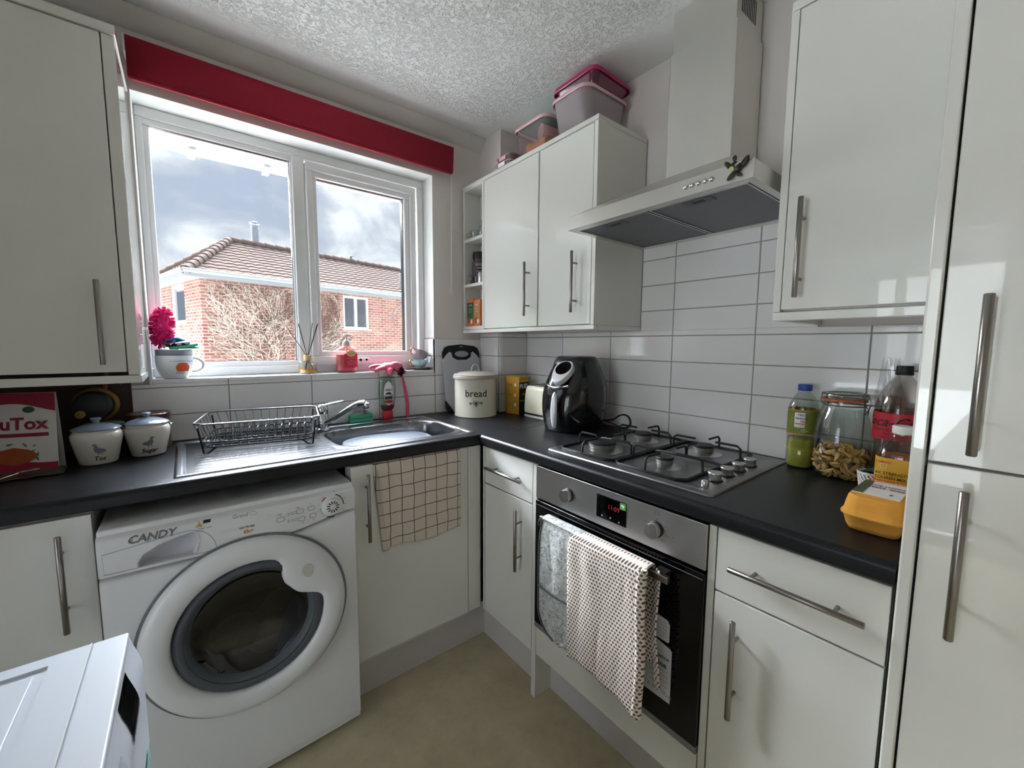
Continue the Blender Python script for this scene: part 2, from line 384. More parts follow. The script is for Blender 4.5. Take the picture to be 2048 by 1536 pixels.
b = MB(); b.cyl((-.847, .0745, 1.212), (-.847, .078, 1.212), .0065, 12); b.cyl((-.818, .0745, 1.212), (-.818, .078, 1.212), .0055, 12); b.build('handle_screw_cover', black, hd_)
MB().box(WX0-.0, WX1, .16, .30, WZ0-.05, WZ0-.02).build('outer_sill', upvc, root, bevel=.003)
# own eaves gutter outside, above the panes
outp = mat('greyed_white_plastic', '#8b8d8e', .5, var=.1, vs=10)  # white plastic darkened evenly so that daylight does not burn it out
g = thing('gutter', 'white plastic gutter running along the eaves just outside the kitchen window', 'gutter', (-1.3, .62, 2.2))
def gf(u, v):
    a = PI*(v+1); return Vector((-2.4+2.6*u, .66+.055*math.cos(a), 2.262+.055*math.sin(a)))
MB().grid(gf, 2, 12)  .build('channel', outp, g, solid=.004)
for k in range(7): MB().box(-2.1+k*.32, -2.07+k*.32, .60, .722, 2.204, 2.212).build('bracket', outp, g)
MB().box(-2.4, .2, .56, .59, 2.22, 2.42).build('fascia_board', outp, g)

# ------------------------------------------------------------------ roller blind
redm = mat('crimson_blind_fabric', '#901028', .8, var=.06, vs=300, bump=.2, bs=500)
r = thing('roller_blind', 'rolled-up crimson fabric blind above the kitchen window', 'blind', (-1.0, -.02, 2.28))
b = MB(); b.cyl((-1.618, -.033, 2.262), (-.397, -.033, 2.262), .0275, 24); b.build('roller', redm, r)
def sh(u, v):
    z = 2.283-.115*v; y = -.0605+(.012*v)
    return Vector((-1.618+1.221*u, y if v > 0 else -.05, z))
b = MB(); b.grid(lambda u, v: Vector((-1.62+1.225*u, -.063+.012*max(0, v-.15), 2.279-.117*v+(.006 if v < .01 else 0))), 2, 12); b.build('fabric', redm, r, solid=.0015)
MB().box(-1.618, -.40, -.0565, -.046, 2.156, 2.166).build('bottom_bar', redm, r, bevel=.003)
for xx in (-1.624, -.392): MB().box(xx-.003, xx+.003, -.06, -.0, 2.235, 2.29).build('bracket', upvc, r, bevel=.002)
pts = [(-.387-.006*math.sin(k/24*2*PI)*0-.011*math.sin(k/24*PI*2)*(1 if 1 else 0), -.033, 0) for k in range(25)]
loop = []
for k in range(20): loop.append((-.385, -.02, 2.25-.67*k/19))
for k in range(1, 9): a = PI*k/9; loop.append((-.3955+.0105*math.cos(a), -.03, 1.58-.032*math.sin(a)))
for k in range(20): loop.append((-.406+.008*k/19, -.045, 1.58+.67*k/19))
MB().tube(loop, .0016, 6).build('pull_chain', mat('cream_bead_chain', '#e2ddd0', .5), r)

# ================================================================== WORKTOPS
def edge_prof(s=1):
    pr = [(-.56, H)]
    for k in range(9):
        a = PI/2*k/8; pr.append((-.586-.014*math.sin(a), H-.014+.014*math.cos(a)))
    pr += [(-.6, H-.034)]+[(-.595-.005*math.cos(PI/2*k/3)+.0, H-.034-.005*math.sin(PI/2*k/3)) for k in range(1, 4)]+[(-.56, H-.039)]
    return pr
b = MB(); pr = [(y, z) for y, z in edge_prof()]
b.prism([(-.50, H)]+pr[1:-1]+[(-.50, H-.039)], 'x', -2.355, -.6005)
b.box(-2.35, -1.125, -.5, -.002, H-.039, H); b.box(-.6, -.002, -.5, -.002, H-.039, H); b.box(-1.125, -.6, -.095, -.002, H-.039, H); b.box(-.6, -.002, -.5993, -.5, H-.039, H)
o = b.build('worktop', wt, smooth=35); tag(o, 'black speckled laminate worktop under the kitchen window carrying the sink', 'worktop', loc=(-1.4, -.3, H))
b = MB(); b.prism([(-.002, H)]+pr[1:-1]+[(-.002, H-.039)], 'y', -1.8575, -.6005)
o = b.build('worktop', wt, smooth=35); tag(o, 'black speckled laminate worktop along the right wall carrying the gas hob', 'worktop', loc=(-.3, -1.2, H))
o = MB().prism([(-.585, -.5994), (-.002, -.5994), (-.002, -.6006), (-.585, -.6006)], 'z', H-.03, H+.0008).build('joint_strip', steel); tag(o, 'thin metal joint between the two black worktops', 'joint strip')

# ================================================================== CABINETS
DF = -.585                                                    # door faces
def bar_handle(par, p0, p1, out, r=.006, inset=.05, so=.03, name='handle', m_=None):
    """bar from p0 to p1 (points on the door face), standing so in front of it"""
    p0 = Vector(p0); p1 = Vector(p1); out = Vector(out); d = (p1-p0).normalized()
    b = MB(); n = 14
    L = (p1-p0).length; q = [p0+out*so, p0+d*.0012+out*so, p1-d*.0012+out*so, p1+out*so]
    b.tube(q, [r*.8, r, r, r*.8], n)
    for t in (inset, L-inset): b.cyl(p0+d*t, p0+d*t+out*so, r*.62, 10)
    return b.build(name, m_ or handle_m, par, smooth=50)
def door_y(par, x0, x1, z0, z1, name='door', y=DF, th=.018, m_=None): return MB().box(x0, x1, y, y+th, z0, z1).build(name, m_ or gloss, par, bevel=.0015)
def door_x(par, y0, y1, z0, z1, name='door', x=DF, th=.018, m_=None): return MB().box(x, x+th, y0, y1, z0, z1).build(name, m_ or gloss, par, bevel=.0015)
def carcass(par, x0, x1, y0, y1, z0, z1, open_='', t=.016, m_=None, name='body'):
    b = MB()
    b.box(x0, x1, y0, y1, z0, z0+t); b.box(x0, x1, y0, y1, z1-t, z1)
    if open_ != '-x': b.box(x0, x0+t, y0, y1, z0+t, z1-t)
    if open_ != '+x': b.box(x1-t, x1, y0, y1, z0+t, z1-t)
    if open_ != '-y': b.box(x0+t, x1-t, y0, y0+t, z0+t, z1-t)
    b.box(x0+t, x1-t, y1-t, y1, z0+t, z1-t)
    return b.build(name, m_ or carc, par)
ZT, ZB = .878, .172
# left base cabinet beside the washing machine
r = thing('base_cabinet', 'white gloss base cabinet left of the washing machine with a vertical bar handle', 'cabinet', (-2.0, -.3, 0))
carcass(r, -2.31, -1.722, -.566, -.02, .15, H-.04, '-y')
MB().box(-2.31, -1.722, -.532, -.514, 0, .15).build('plinth', plinthm, r)
d = door_y(r, -2.31, -1.722, ZB, .876); bar_handle(d, (-1.775, DF, .845), (-1.775, DF, .607), (0, -1, 0))
# cabinet under the sink
r = thing('sink_cabinet', 'white gloss cabinet under the sink with a checked tea towel over its door', 'cabinet', (-.87, -.3, 0))
b = MB(); b.box(-1.108, -1.092, -.566, -.02, .15, .73); b.box(-1.108, -1.092, -.566, -.52, .73, H-.04); b.box(-.65, -.634, -.566, -.02, .15, .73); b.box(-1.092, -.65, -.566, -.02, .15, .166); b.box(-1.092, -.65, -.566, -.548, H-.058, H-.042)
b.build('body', carc, r)
d = door_y(r, -1.108, -.648, ZB, ZT); bar_handle(d, (-1.06, DF, .852), (-1.06, DF, .614), (0, -1, 0))
MB().box(-1.108, -.515, -.532, -.515, 0, .15).build('plinth', plinthm, r)
MB().box(-.646, -.586, DF, DF+.018, ZB, ZT).build('filler_panel', gloss, r, bevel=.001)
# narrow drawer cabinet right of the corner
r = thing('base_cabinet', 'narrow white gloss base cabinet with one drawer, between the corner and the oven', 'cabinet', (-.3, -.76, 0))
carcass(r, -.566, -.02, -.912, -.62, .15, H-.04, '-x')
MB().box(DF, DF+.018, -.614, -.6035, ZB, ZT).build('filler_panel', gloss, r)
MB().box(-.532, -.514, -.912, -.5325, 0, .15).build('plinth', plinthm, r)
d = door_x(r, -.912, -.617, .729, ZT, 'drawer'); bar_handle(d, (DF, -.655, .804), (DF, -.88, .804), (-1, 0, 0), inset=.045)
d = door_x(r, -.912, -.617, ZB, .7245); bar_handle(d, (DF, -.852, .692), (DF, -.852, .46), (-1, 0, 0))
# oven housing
r = thing('oven_housing', 'white floor-standing housing panels around the built-in oven', 'cabinet', (-.3, -1.24, 0))
MB().box(DF, -.02, -.9365, -.9145, 0, ZT).build('side_panel', carc, r, bevel=.001)
MB().box(DF, -.02, -1.553, -1.5365, .15, ZT).build('side_panel', carc, r, bevel=.001)
MB().box(-.566, -.02, -1.536, -.937, .19, .206).build('shelf', carc, r)
MB().box(DF, DF+.018, -1.534, -.9385, .176, .287).build('drawer_front', gloss, r, bevel=.0015)
MB().box(-.508, -.49, -1.5365, -.937, 0, .17).build('plinth', plinthm, r)
# right drawer cabinet
r = thing('base_cabinet', 'white gloss base cabinet with drawer, between the oven and the tall cupboard', 'cabinet', (-.3, -1.7, 0))
carcass(r, -.566, -.02, -1.852, -1.554, .15, H-.04, '-x')
MB().box(-.532, -.514, -1.852, -1.554, 0, .15).build('plinth', plinthm, r)
d = door_x(r, -1.853, -1.556, .729, ZT, 'drawer'); bar_handle(d, (DF, -1.594, .804), (DF, -1.827, .804), (-1, 0, 0), inset=.045)
d = door_x(r, -1.853, -1.556, ZB, .7245); bar_handle(d, (DF, -1.611, .69), (DF, -1.611, .458), (-1, 0, 0))
# tall cupboard
r = thing('tall_cupboard', 'tall white gloss cupboard at the right end, two doors with long bar handles', 'cupboard', (-.3, -2.17, 0))
MB().box(-.604, -.009, -1.8785, -1.8605, 0, 2.3).build('side_panel', gloss, r, bevel=.003, seg=3)
b = MB(); b.box(-.58, -.02, -2.48, -1.879, .15, .166); b.box(-.58, -.02, -2.48, -1.879, 2.284, 2.3); b.box(-.58, -.02, -2.48, -2.464, .166, 2.284); b.box(-.04, -.02, -2.464, -1.879, .166, 2.284); b.box(-.58, -.04, -2.464, -1.879, 1.1, 1.116)
b.build('body', carc, r)
MB().box(-.532, -.514, -2.48, -1.879, 0, .15).build('plinth', plinthm, r)
d = door_x(r, -2.478, -1.8815, 1.1125, 2.295, x=-.602); bar_handle(d, (-.602, -1.928, 1.368), (-.602, -1.928, 1.134), (-1, 0, 0))
d = door_x(r, -2.478, -1.8815, .172, 1.108, x=-.602); bar_handle(d, (-.602, -1.926, 1.08), (-.602, -1.926, .846), (-1, 0, 0))

# wall cabinets, right wall
AX = -.308
r = thing('open_shelf_unit', 'narrow white open shelf unit on the wall beside the window', 'shelf unit', (-.15, -.12, 1.37))
b = MB(); y_a, y_b = -.205, -.008; x_b = -.199
b.box(AX, x_b, y_a, y_b, 1.3695, 1.388); b.box(AX, x_b, y_b-.016, y_b, 1.388, 2.095); b.box(AX, x_b, y_a, y_a+.016, 1.388, 2.095); b.box(AX, x_b, y_a, y_b, 2.095, 2.103); b.box(x_b-.008, x_b, y_a+.016, y_b-.016, 1.388, 2.095)
b.build('body', carc, r, bevel=.001)
for z in (1.612, 1.848): MB().box(AX, x_b-.008, y_a+.016, y_b-.016, z-.016, z).build('shelf', carc, r)
def wallcab(y0, y1, label, hx, side=0):
    r = thing('wall_cabinet', label, 'cabinet', (-.15, (y0+y1)/2, 1.37))
    x1_ = -.001 if y1 < -.21 else -.2
    carcass(r, AX+.019, -.0095 if side else -.012, y0, y1, 1.3695, 2.103, '-x')
    if side: MB().box(AX, -.0095, y0-.018, y0-.0005, 1.3695, 2.103).build('end_panel', gloss, r, bevel=.001)
    d = door_x(r, y0+.0015, y1-.0015, 1.372, 2.1, x=AX); bar_handle(d, (AX, hx, 1.652), (AX, hx, 1.418), (-1, 0, 0), inset=.045)
    return r
wallcab(-.615, -.2065, 'wider white gloss wall cabinet next to the open shelves, its handle at the right', -.56)
wallcab(-.9165, -.6195, 'white gloss wall cabinet beside the cooker hood, under the plastic tubs', -.8425, 1)
r = thing('cornice', 'white cornice board along the top of the cabinets left of the cooker hood', 'cornice', (-.15, -.5, 2.103))
MB().box(-.31, -.0095, -.9365, -.1965, 2.1035, 2.122).build('board', gloss, r, bevel=.002); MB().box(-.31, -.1995, -.1965, -.008, 2.1035, 2.122).build('board', gloss, r, bevel=.002)
r = thing('pelmet', 'white light pelmet board under the cabinets left of the cooker hood', 'pelmet', (-.15, -.5, 1.352))
MB().box(-.310, -.292, -.937, -.006, 1.351, 1.369).build('front_board', gloss, r, bevel=.002)
MB().box(-.29, -.0095, -.937, -.919, 1.351, 1.369).build('side_board', gloss, r, bevel=.002)
# wall cabinet right of the hood
r = thing('wall_cabinet', 'white gloss wall cabinet above the oil bottle and storage jar, between hood and tall cupboard', 'cabinet', (-.15, -1.7, 1.37))
BX = -.34
carcass(r, BX+.019, -.0095, -1.8585, -1.5685, 1.38, 2.085, '-x')
MB().box(BX, -.0095, -1.5675, -1.5505, 1.378, 2.085).build('end_panel', gloss, r, bevel=.001)
d = door_x(r, -1.8575, -1.569, 1.383, 2.083, x=BX); bar_handle(d, (BX, -1.606, 1.642), (BX, -1.606, 1.409), (-1, 0, 0), inset=.045)
MB().box(BX, BX+.018, -1.8585, -1.5505, 1.356, 1.377).build('pelmet', gloss, r, bevel=.002)
MB().box(BX+.019, -.0095, -1.5675, -1.5505, 1.356, 1.377).build('pelmet', gloss, r, bevel=.002)
MB().box(BX, -.0095, -1.8585, -1.5505, 2.0865, 2.107).build('cornice', gloss, r, bevel=.002)
# left wall cabinet
r = thing('wall_cabinet', 'large white wall cabinet left of the window, hung lower than the others', 'cabinet', (-1.95, -.17, 1.2))
carcass(r, -2.3, -1.6565, -.312, -.006, 1.205, 2.13, '-y')
MB().box(-1.655, -1.628, -.33, -.006, 1.195, 2.13).build('end_panel', gloss, r, bevel=.0015)
d = door_y(r, -2.3, -1.6575, 1.205, 2.128, y=-.332); bar_handle(d, (-1.703, -.332, 1.462), (-1.703, -.332, 1.228), (0, -1, 0), inset=.045)
MB().box(-2.3, -1.625, -.336, -.318, 1.172, 1.1945).build('pelmet', gloss, r, bevel=.002)
MB().box(-1.643, -1.625, -.317, -.006, 1.172, 1.1945).build('pelmet', gloss, r, bevel=.002)
MB().box(-2.3, -1.625, -.338, -.006, 2.1305, 2.155).build('cornice', gloss, r, bevel=.002)

# ================================================================== SINK, TAP, RACK
sinkm = mat('sink_satin_steel', '#8b8c90', .24, metal=1, var=.04, vs=14, bump=.03, bs=200, stretch=(.1, 1, 1))
def sst(a, b, x): t = min(1, max(0, (x-a)/(b-a))); return t*t*(3-2*t)
SX0, SX1, SY0, SY1 = -1.565, -.587, -.562, -.062
def bowl_mask(x, y):
    cx, cy, hw, hh = -.862, -.335, .243, .168
    # left end bows out toward the drainer
    dx = (x-cx)/(hw*(1+.0)); dy = (y-cy)/hh; p = 4.5
    return (abs(dx)**p+abs(dy)**p)**(1/p)
def sink_z(x, y):
    e = min(x-SX0, SX1-x, y-SY0, SY1-y)
    z = H+.0005+.0045*sst(0, .006, e)-.0055*sst(.016, .030, e)
    # drainer grooves
    if -1.545 < x < -1.09:
        yy = (y+.50)/.034; inside = sst(-1.525, -1.515, x)*(1-sst(-1.145, -1.125, x-.0))*sst(-.515, -.505, y)*(1-sst(-.215, -.20, y))
        z += inside*(.0013*(.5+.5*math.cos(2*PI*yy))-.0005)
    mm = bowl_mask(x, y)
    z += .002*sst(1.14, 1.08, mm) if mm < 1.14 else 0
    z -= .150*(1-sst(.90, 1.02, mm)) if mm < 1.03 else 0
    return z
def axisvals(a, b, n, dense):
    base = [a+(b-a)*i/n for i in range(n+1)]
    for lo, hi, k in dense: base += [lo+(hi-lo)*i/k for i in range(k+1)]
    base = sorted(set(round(v, 5) for v in base)); out = [base[0]]
    for v in base[1:]:
        if v-out[-1] > .0012: out.append(v)
    out[-1] = b; return out
xs = axisvals(SX0, SX1, 120, [(SX0, SX0+.034, 14), (SX1-.034, SX1, 14), (-1.115, -1.05, 20), (-.68, -.61, 20)])
ys = axisvals(SY0, SY1, 130, [(SY0, SY0+.034, 14), (SY1-.034, SY1, 14)])
nx_, ny_ = len(xs), len(ys)
b = MB(); b.add([(x, y, sink_z(x, y)) for x in xs for y in ys], [(i*ny_+j, (i+1)*ny_+j, (i+1)*ny_+j+1, i*ny_+j+1) for i in range(nx_-1) for j in range(ny_-1)])
r = thing('sink', 'stainless steel inset sink with ribbed drainer, under the window', 'sink', (-1.08, -.31, H))
b.build('basin', sinkm, r, smooth=60, recalc=False)
b = MB(); b.lathe([(.0, 0), (.034, 0), (.04, .003), (.043, .003)], (-.862, -.335, H-.155), 24); b.build('waste', chrome, r)
# tap
r = thing('mixer_tap', 'chrome single-lever mixer tap at the back of the sink', 'tap', (-1.083, -.14, H+.004))
b = MB(); b.lathe([(.0, 0), (.027, 0), (.027, .006), (.0225, .010), (.0225, .066), (.0215, .068), (.0215, .071), (.0225, .073), (.0225, .094), (.019, .104), (.010, .11), (0, .111)], (-1.083, -.14, H+.003), 28); b.build('body', chrome, r)
sp = [(-1.083, -.145, .957), (-1.068, -.163, .965), (-1.04, -.20, .992), (-1.005, -.245, 1.026), (-.985, -.27, 1.044), (-.972, -.286, 1.051), (-.958, -.303, 1.052)]
b = MB(); b.tube(sp, [.0115, .0118, .011, .0105, .0105, .0115, .0125], 14); b.build('spout', chrome, r, smooth=60)
MB().lathe([(0, 0), (.0095, 0), (.0115, .004), (.0125, .016), (.012, .026), (0, .03)], (-.956, -.306, 1.026), 18).build('nozzle', chrome, r)
def lev(u, v):
    x = -1.096+.098*u; z = 1.028+.012*u+(.006*(1-abs(2*v-1)**2)); y = -.14+(v-.5)*.034*(1-.62*u**.8); return Vector((x, y, z))
b = MB(); b.grid(lev, 12, 7); b.build('lever', chrome, r, solid=.005)

# dish rack
r = thing('dish_rack', 'silver and black wire dish rack standing on the drainer', 'dish rack', (-1.312, -.24, H+.004), rz=math.radians(-11), local=True)
W2, D2, RZ = .182, .148, .103
def oct_(w, d, c, z): return [(w-c, -d, z), (w, -d+c, z), (w, d-c, z), (w-c, d, z), (-w+c, d, z), (-w, d-c, z), (-w, -d+c, z), (-w+c, -d, z)]
rackm = mat('silver_coated_wire', '#8f9296', .3, metal=.9, var=.05)
darkw = mat('dark_coated_wire', '#26272a', .35, metal=.5, var=.05)
MB().tube(oct_(W2, D2, .03, RZ), .0032, 8, closed=True).build('rim', rackm, r)
b = MB(); wi, di, zi = .155, .118, .022
b.tube(oct_(wi, di, .02, zi), .0025, 6, closed=True); b.tube(oct_(wi, di*.33, .02, zi), .002, 6, closed=True); b.tube(oct_(wi+.008, di+.008, .02, zi+.018), .0022, 6, closed=True)
for k in range(12):
    x = -wi+.02+k*(2*wi-.04)/11; b.tube([(x, -di, zi), (x, di, zi)], .0018, 6)
for k in range(5): b.tube([(-wi, -di+.03+k*.045, zi+.0022), (wi, -di+.03+k*.045, zi+.0022)], .0018, 6)
b.build('tray_grid', darkw, r)
b = MB()
for s in (-1, 1):
    for k in range(12):
        x = -wi+.02+k*(2*wi-.04)/11; x2 = x*W2/wi; b.tube([(x, s*di, zi), (x, s*(di+.006), zi+.012), (x2, s*D2, RZ)], .0015, 5)
    for k in range(6):
        y = -di+.02+k*(2*di-.04)/5; b.tube([(s*wi, y, zi), (s*(wi+.006), y, zi+.012), (s*W2, y*D2/di, RZ)], .0015, 5)
b.build('side_wires', rackm, r)
for yy in (-.062, .062):
    b = MB(); b.tube([(-wi+.01, yy, zi+.002), (wi-.01, yy, zi+.002)], .0018, 6)
    for k in range(12):
        x = -wi+.02+k*(2*wi-.04)/11
        b.tube([(x, yy, zi), (x, yy, zi+.046), (x+.003, yy+.006, zi+.051), (x+.005, yy+.012, zi+.046), (x+.005, yy+.014, zi)], .0017, 6)
    b.build('plate_prongs', rackm, r)
for sx_ in (-1, 1):
    for sy_ in (-1, 1):
        b = MB()
        b.tube([(sx_*(wi-.03), sy_*di, zi), (sx_*(wi-.008), sy_*(di+.002), .004), (sx_*(wi+.004), sy_*(di+.003), .004), (sx_*(wi+.016), sy_*(D2-.02), RZ-.01)], .0028, 7)
        b.build('leg', darkw, r)
# plastic lid / tub lying in the bowl
r = thing('plastic_tub', 'cloudy grey oval plastic tub lid lying in the sink bowl', 'tub lid', (-.87, -.34, H-.10))
tubm = mat('cloudy_grey_plastic', '#878c95', .35, var=.08, vs=14, coat=.3)
def tl(u, v):
    a = 2*PI*u; ca, sa = math.cos(a), math.sin(a); ca = math.copysign(abs(ca)**.62, ca); sa = math.copysign(abs(sa)**.62, sa)
    pr = [(1, -.035), (1.0, -.004), (.985, .004), (.93, .008), (.86, .004), (.82, .010), (.5, .016), (.001, .018)]
    q = pr[round(v*7)]; x = .19*ca*q[0]; y = .105*sa*q[0]
    return Vector((-.865+x, -.335+y, H-.042+q[1]+.10*y-.02*x))
MB().grid(tl, 48, 8, cu=True).build('lid_shell', tubm, r, smooth=60)
for s in (-1, 1): MB().tube([(-.865+s*.09, -.375, H-.050), (-.865+s*.12, -.36, H-.048), (-.865+s*.125, -.32, H-.045), (-.865+s*.10, -.30, H-.042)], .003, 6).build('moulded_rib', tubm, r)

# sponge, scourer, washing-up liquid, brush, gloves
r = thing('sponge', 'green washing-up sponge lying behind the tap, wire scourer on top', 'sponge', (-.89, -.032, H))
gs = mat('green_sponge', '#4fae8c', .9, var=.12, vs=60, bump=.6, bs=300)
MB().box(-.945, -.837, -.055, -.011, H+.001, H+.018).build('sponge_base', gs, r, bevel=.004)
MB().box(-.943, -.839, -.05, -.016, H+.0175, H+.037).build('sponge_pad', gs, r, bevel=.005)
r = thing('wire_scourer', 'ball of curled steel wire scourer on the green sponge', 'scourer', (-.893, -.033, .962))
b = MB(); random.seed(3); pts = []
for k in range(700):
    a = k*.37; c = math.cos(k*.0231)*PI*.9; rr = .026*(1+.12*math.sin(k*1.7)); pts.append((-.893+1.12*rr*math.cos(a)*math.cos(c)+.003*math.sin(k*2.1), -.034+.78*rr*math.sin(a)*math.cos(c*1.3), .984+.85*rr*math.sin(c+a*.4)))
b.tube(pts, .0011, 4); b.build('wire_ball', steel, r)
r = thing('washing_up_liquid', 'clear washing-up liquid bottle standing on its cap, red label, below the gloves', 'bottle', (-.76, -.035, H))
cl = thin('clear_green_plastic', '#dfe9e2', .05, .07, edge=.5)
prof = [(.022, .04), (.033, .055), (.040, .09), (.043, .13), (.042, .17), (.037, .20), (.0345, .209), (.001, .2095)]
MB().lathe(prof, (-.76, -.034, H), 28, sy=.5).build('bottle', cl, r, smooth=60)
MB().lathe([(.0, .0), (.024, .0), (.025, .004), (.0245, .038), (.021, .042), (0, .042)], (-.76, -.034, H+.0005), 24, sy=.62).build('cap', mat('red_clear_cap', '#c9243c', .25), r)
MB().lathe([(.021, .043), (.032, .056), (.036, .068), (0, .068)], (-.76, -.034, H), 24, sy=.48).build('liquid', mat('ruby_liquid', '#8d1526', .15), r)
fz = plane((-.76, -.0575, H), (1, 0, 0), (0, 0, 1))
def ell(cx, cy, a, b_, n=28): return [(cx+a*math.cos(2*PI*k/n), cy+b_*math.sin(2*PI*k/n)) for k in range(n)]
sh2 = lambda o: (lambda x, y: Vector((-.762+x, -.034-.0225*math.sqrt(max(.02, 1-(x/.046)**2))*(1.0)-o, H+y)))
blob(sh2(.001), ell(0, .128, .0225, .058)).build('label', mat('label_white', '#e9e9e6', .4), r)
blob(sh2(.0014), ell(0, .112, .020, .022)).build('label_band', mat('label_dark_green', '#14291f', .4), r)
blob(sh2(.0014), ell(0, .092, .018, .014)).build('label_band', red, r)
text('FAIRY', .013, lambda x, y: sh2(.0018)(x, y+.144), 'lettering', mat('dark_red_print', '#7e1220', .5), r, bold=.03)
text('MAX', .016, lambda x, y: sh2(.002)(x, y+.118), 'lettering', mat('pale_print', '#e5ece8', .5), r, bold=.03)
text('POWER', .008, lambda x, y: sh2(.002)(x, y+.096), 'lettering', mat('pale_print', '#e5ece8', .5), r)
r = thing('dish_brush', 'pink dish brush with black bristles leaning on the sill edge', 'brush', (-.66, -.03, H))
b = MB(); hp = [(-.656, -.03, H), (-.655, -.031, .96), (-.656, -.031, 1.0), (-.661, -.03, 1.04), (-.668, -.028, 1.08), (-.676, -.026, 1.12), (-.682, -.026, 1.142)]
b.tube(hp, [.008, .009, .0088, .008, .007, .006, .006], 10)
b.xf(lambda p: Vector((p.x, -.03+(p.y+.03)*.8, p.z))); b.build('handle', mat('pink_brush_plastic', '#d8486c', .35), r, smooth=60)
MB().ball((-.684, -.024, 1.155), .018, 16, 10, sx=1, sy=.7).build('head', mat('pink_brush_plastic', '#d8486c', .35), r)
b = MB(); random.seed(5)
for k in range(170):
    a = random.uniform(0, 2*PI); e = random.random()**.5*.95
    d = Vector((math.cos(a)*e*.9-.25, -1*(1-e*e)**.5-.15, math.sin(a)*e)).normalized(); b.tube([Vector((-.688, -.030, 1.156))+d*.012, Vector((-.688, -.030, 1.156))+d*.031], .0009, 4)
b.build('bristles', blackm, r)
r = thing('rubber_gloves', 'crumpled pink rubber gloves draped over the sill edge', 'gloves', (-.755, -.0, WZ0+.004))
gm = mat('pink_rubber', '#e0607c', .45, var=.08, vs=30, bump=.4, bs=80)
b = MB()
Z0 = WZ0+.004
b.ball((-.735, .010, Z0+.022), .034, 18, 12, sx=1.3, sy=1.0, sz=.6); b.ball((-.700, .012, Z0+.020), .03, 16, 10, sx=1.1, sy=.9, sz=.62)
for q, rr in (([(-.75, .012, Z0+.02), (-.79, .006, Z0+.026), (-.815, .0, Z0+.024), (-.835, -.004, Z0+.018)], [.013, .012, .0105, .008]),
          ([(-.75, .02, Z0+.02), (-.785, .03, Z0+.028), (-.81, .03, Z0+.022)], [.013, .011, .008]),
          ([(-.74, -.005, Z0+.018), (-.775, -.014, Z0+.016), (-.80, -.016, Z0+.01), (-.815, -.02, Z0+.004)], [.014, .012, .010, .007]),
          ([(-.735, -.002, Z0+.012), (-.738, -.024, Z0+.002), (-.742, -.03, Z0-.014), (-.745, -.03, Z0-.022)], [.018, .017, .015, .010]),
          ([(-.715, .0, Z0+.03), (-.70, -.008, Z0+.034), (-.68, -.006, Z0+.028), (-.672, .0, Z0+.016)], [.016, .014, .014, .012]),
          ([(-.705, -.004, Z0+.012), (-.68, -.014, Z0+.012), (-.672, -.016, Z0+.004)], [.017, .014, .010])):
    b.tube(q, rr, 12)
o = b.build('glove_pair', gm, r, smooth=80)
k = o.modifiers.new('r', 'REMESH'); k.mode = 'VOXEL'; k.voxel_size = .0035; k.use_smooth_shade = True
k = o.modifiers.new('s', 'SMOOTH'); k.iterations = 6; k.factor = .6

# ================================================================== GAS HOB
r = thing('gas_hob', 'stainless steel four-burner gas hob let into the worktop', 'hob', (-.293, -1.227, H))
HX0, HX1, HY0, HY1 = -.543, -.043, -1.517, -.937
b = MB(); cx, cy = (HX0+HX1)/2, (HY0+HY1)/2
rings = [(0, .0008), (.002, .0045), (.010, .0075), (.024, .0085), (.032, .0058), (.24, .0052)]
vs = []; fs = []
for d, z in rings:
    for x, y in rrect(HX1-HX0-2*d, HY1-HY0-2*d, max(.004, .012-d*.2), 4, cx, cy): vs.append((x, y, H+z))
n = 20
n = len(vs)//len(rings)
for i in range(len(rings)-1):
    for k in range(n): fs.append((i*n+k, i*n+(k+1) % n, (i+1)*n+(k+1) % n, (i+1)*n+k))
fs.append(tuple((len(rings)-1)*n+k for k in range(n)))
MB().add(vs, fs).build('tray', mat('hob_brushed_steel', '#8d8d8e', .36, metal=1, var=.05, vs=16, stretch=(1, .08, 1)), r, smooth=30)
iron = blackm
hz_ = H+.0055
for (bx, by, R) in ((-.401, -1.066, .050), (-.165, -1.071, .036), (-.408, -1.309, .027), (-.165, -1.305, .036)):
    b = MB(); b.lathe([(R+.022, 0), (R+.016, .0018), (R+.004, .006), (R*.8, .0085), (0, .0085)], (bx, by, hz_), 32); o = b.build('burner', steel, r)
    MB().lathe([(R*.86, .008), (R*.9, .012), (R*.92, .022), (R*.80, .023), (0, .023)], (bx, by, hz_), 32).build('flame_ring', mat('burner_ring_aluminium', '#8d8a84', .5, metal=.8, var=.2, vs=80), o)
    MB().lathe([(R*.80, .0225), (R*.96, .0232), (R*.97, .027), (R*.9, .0295), (0, .0305)], (bx, by, hz_), 32).build('burner_cap', blackm, o)
    MB().cyl((bx+R*.55, by+R*.85, hz_), (bx+R*.55, by+R*.85, hz_+.014), .0025, 8).build('spark_pin', white, o)
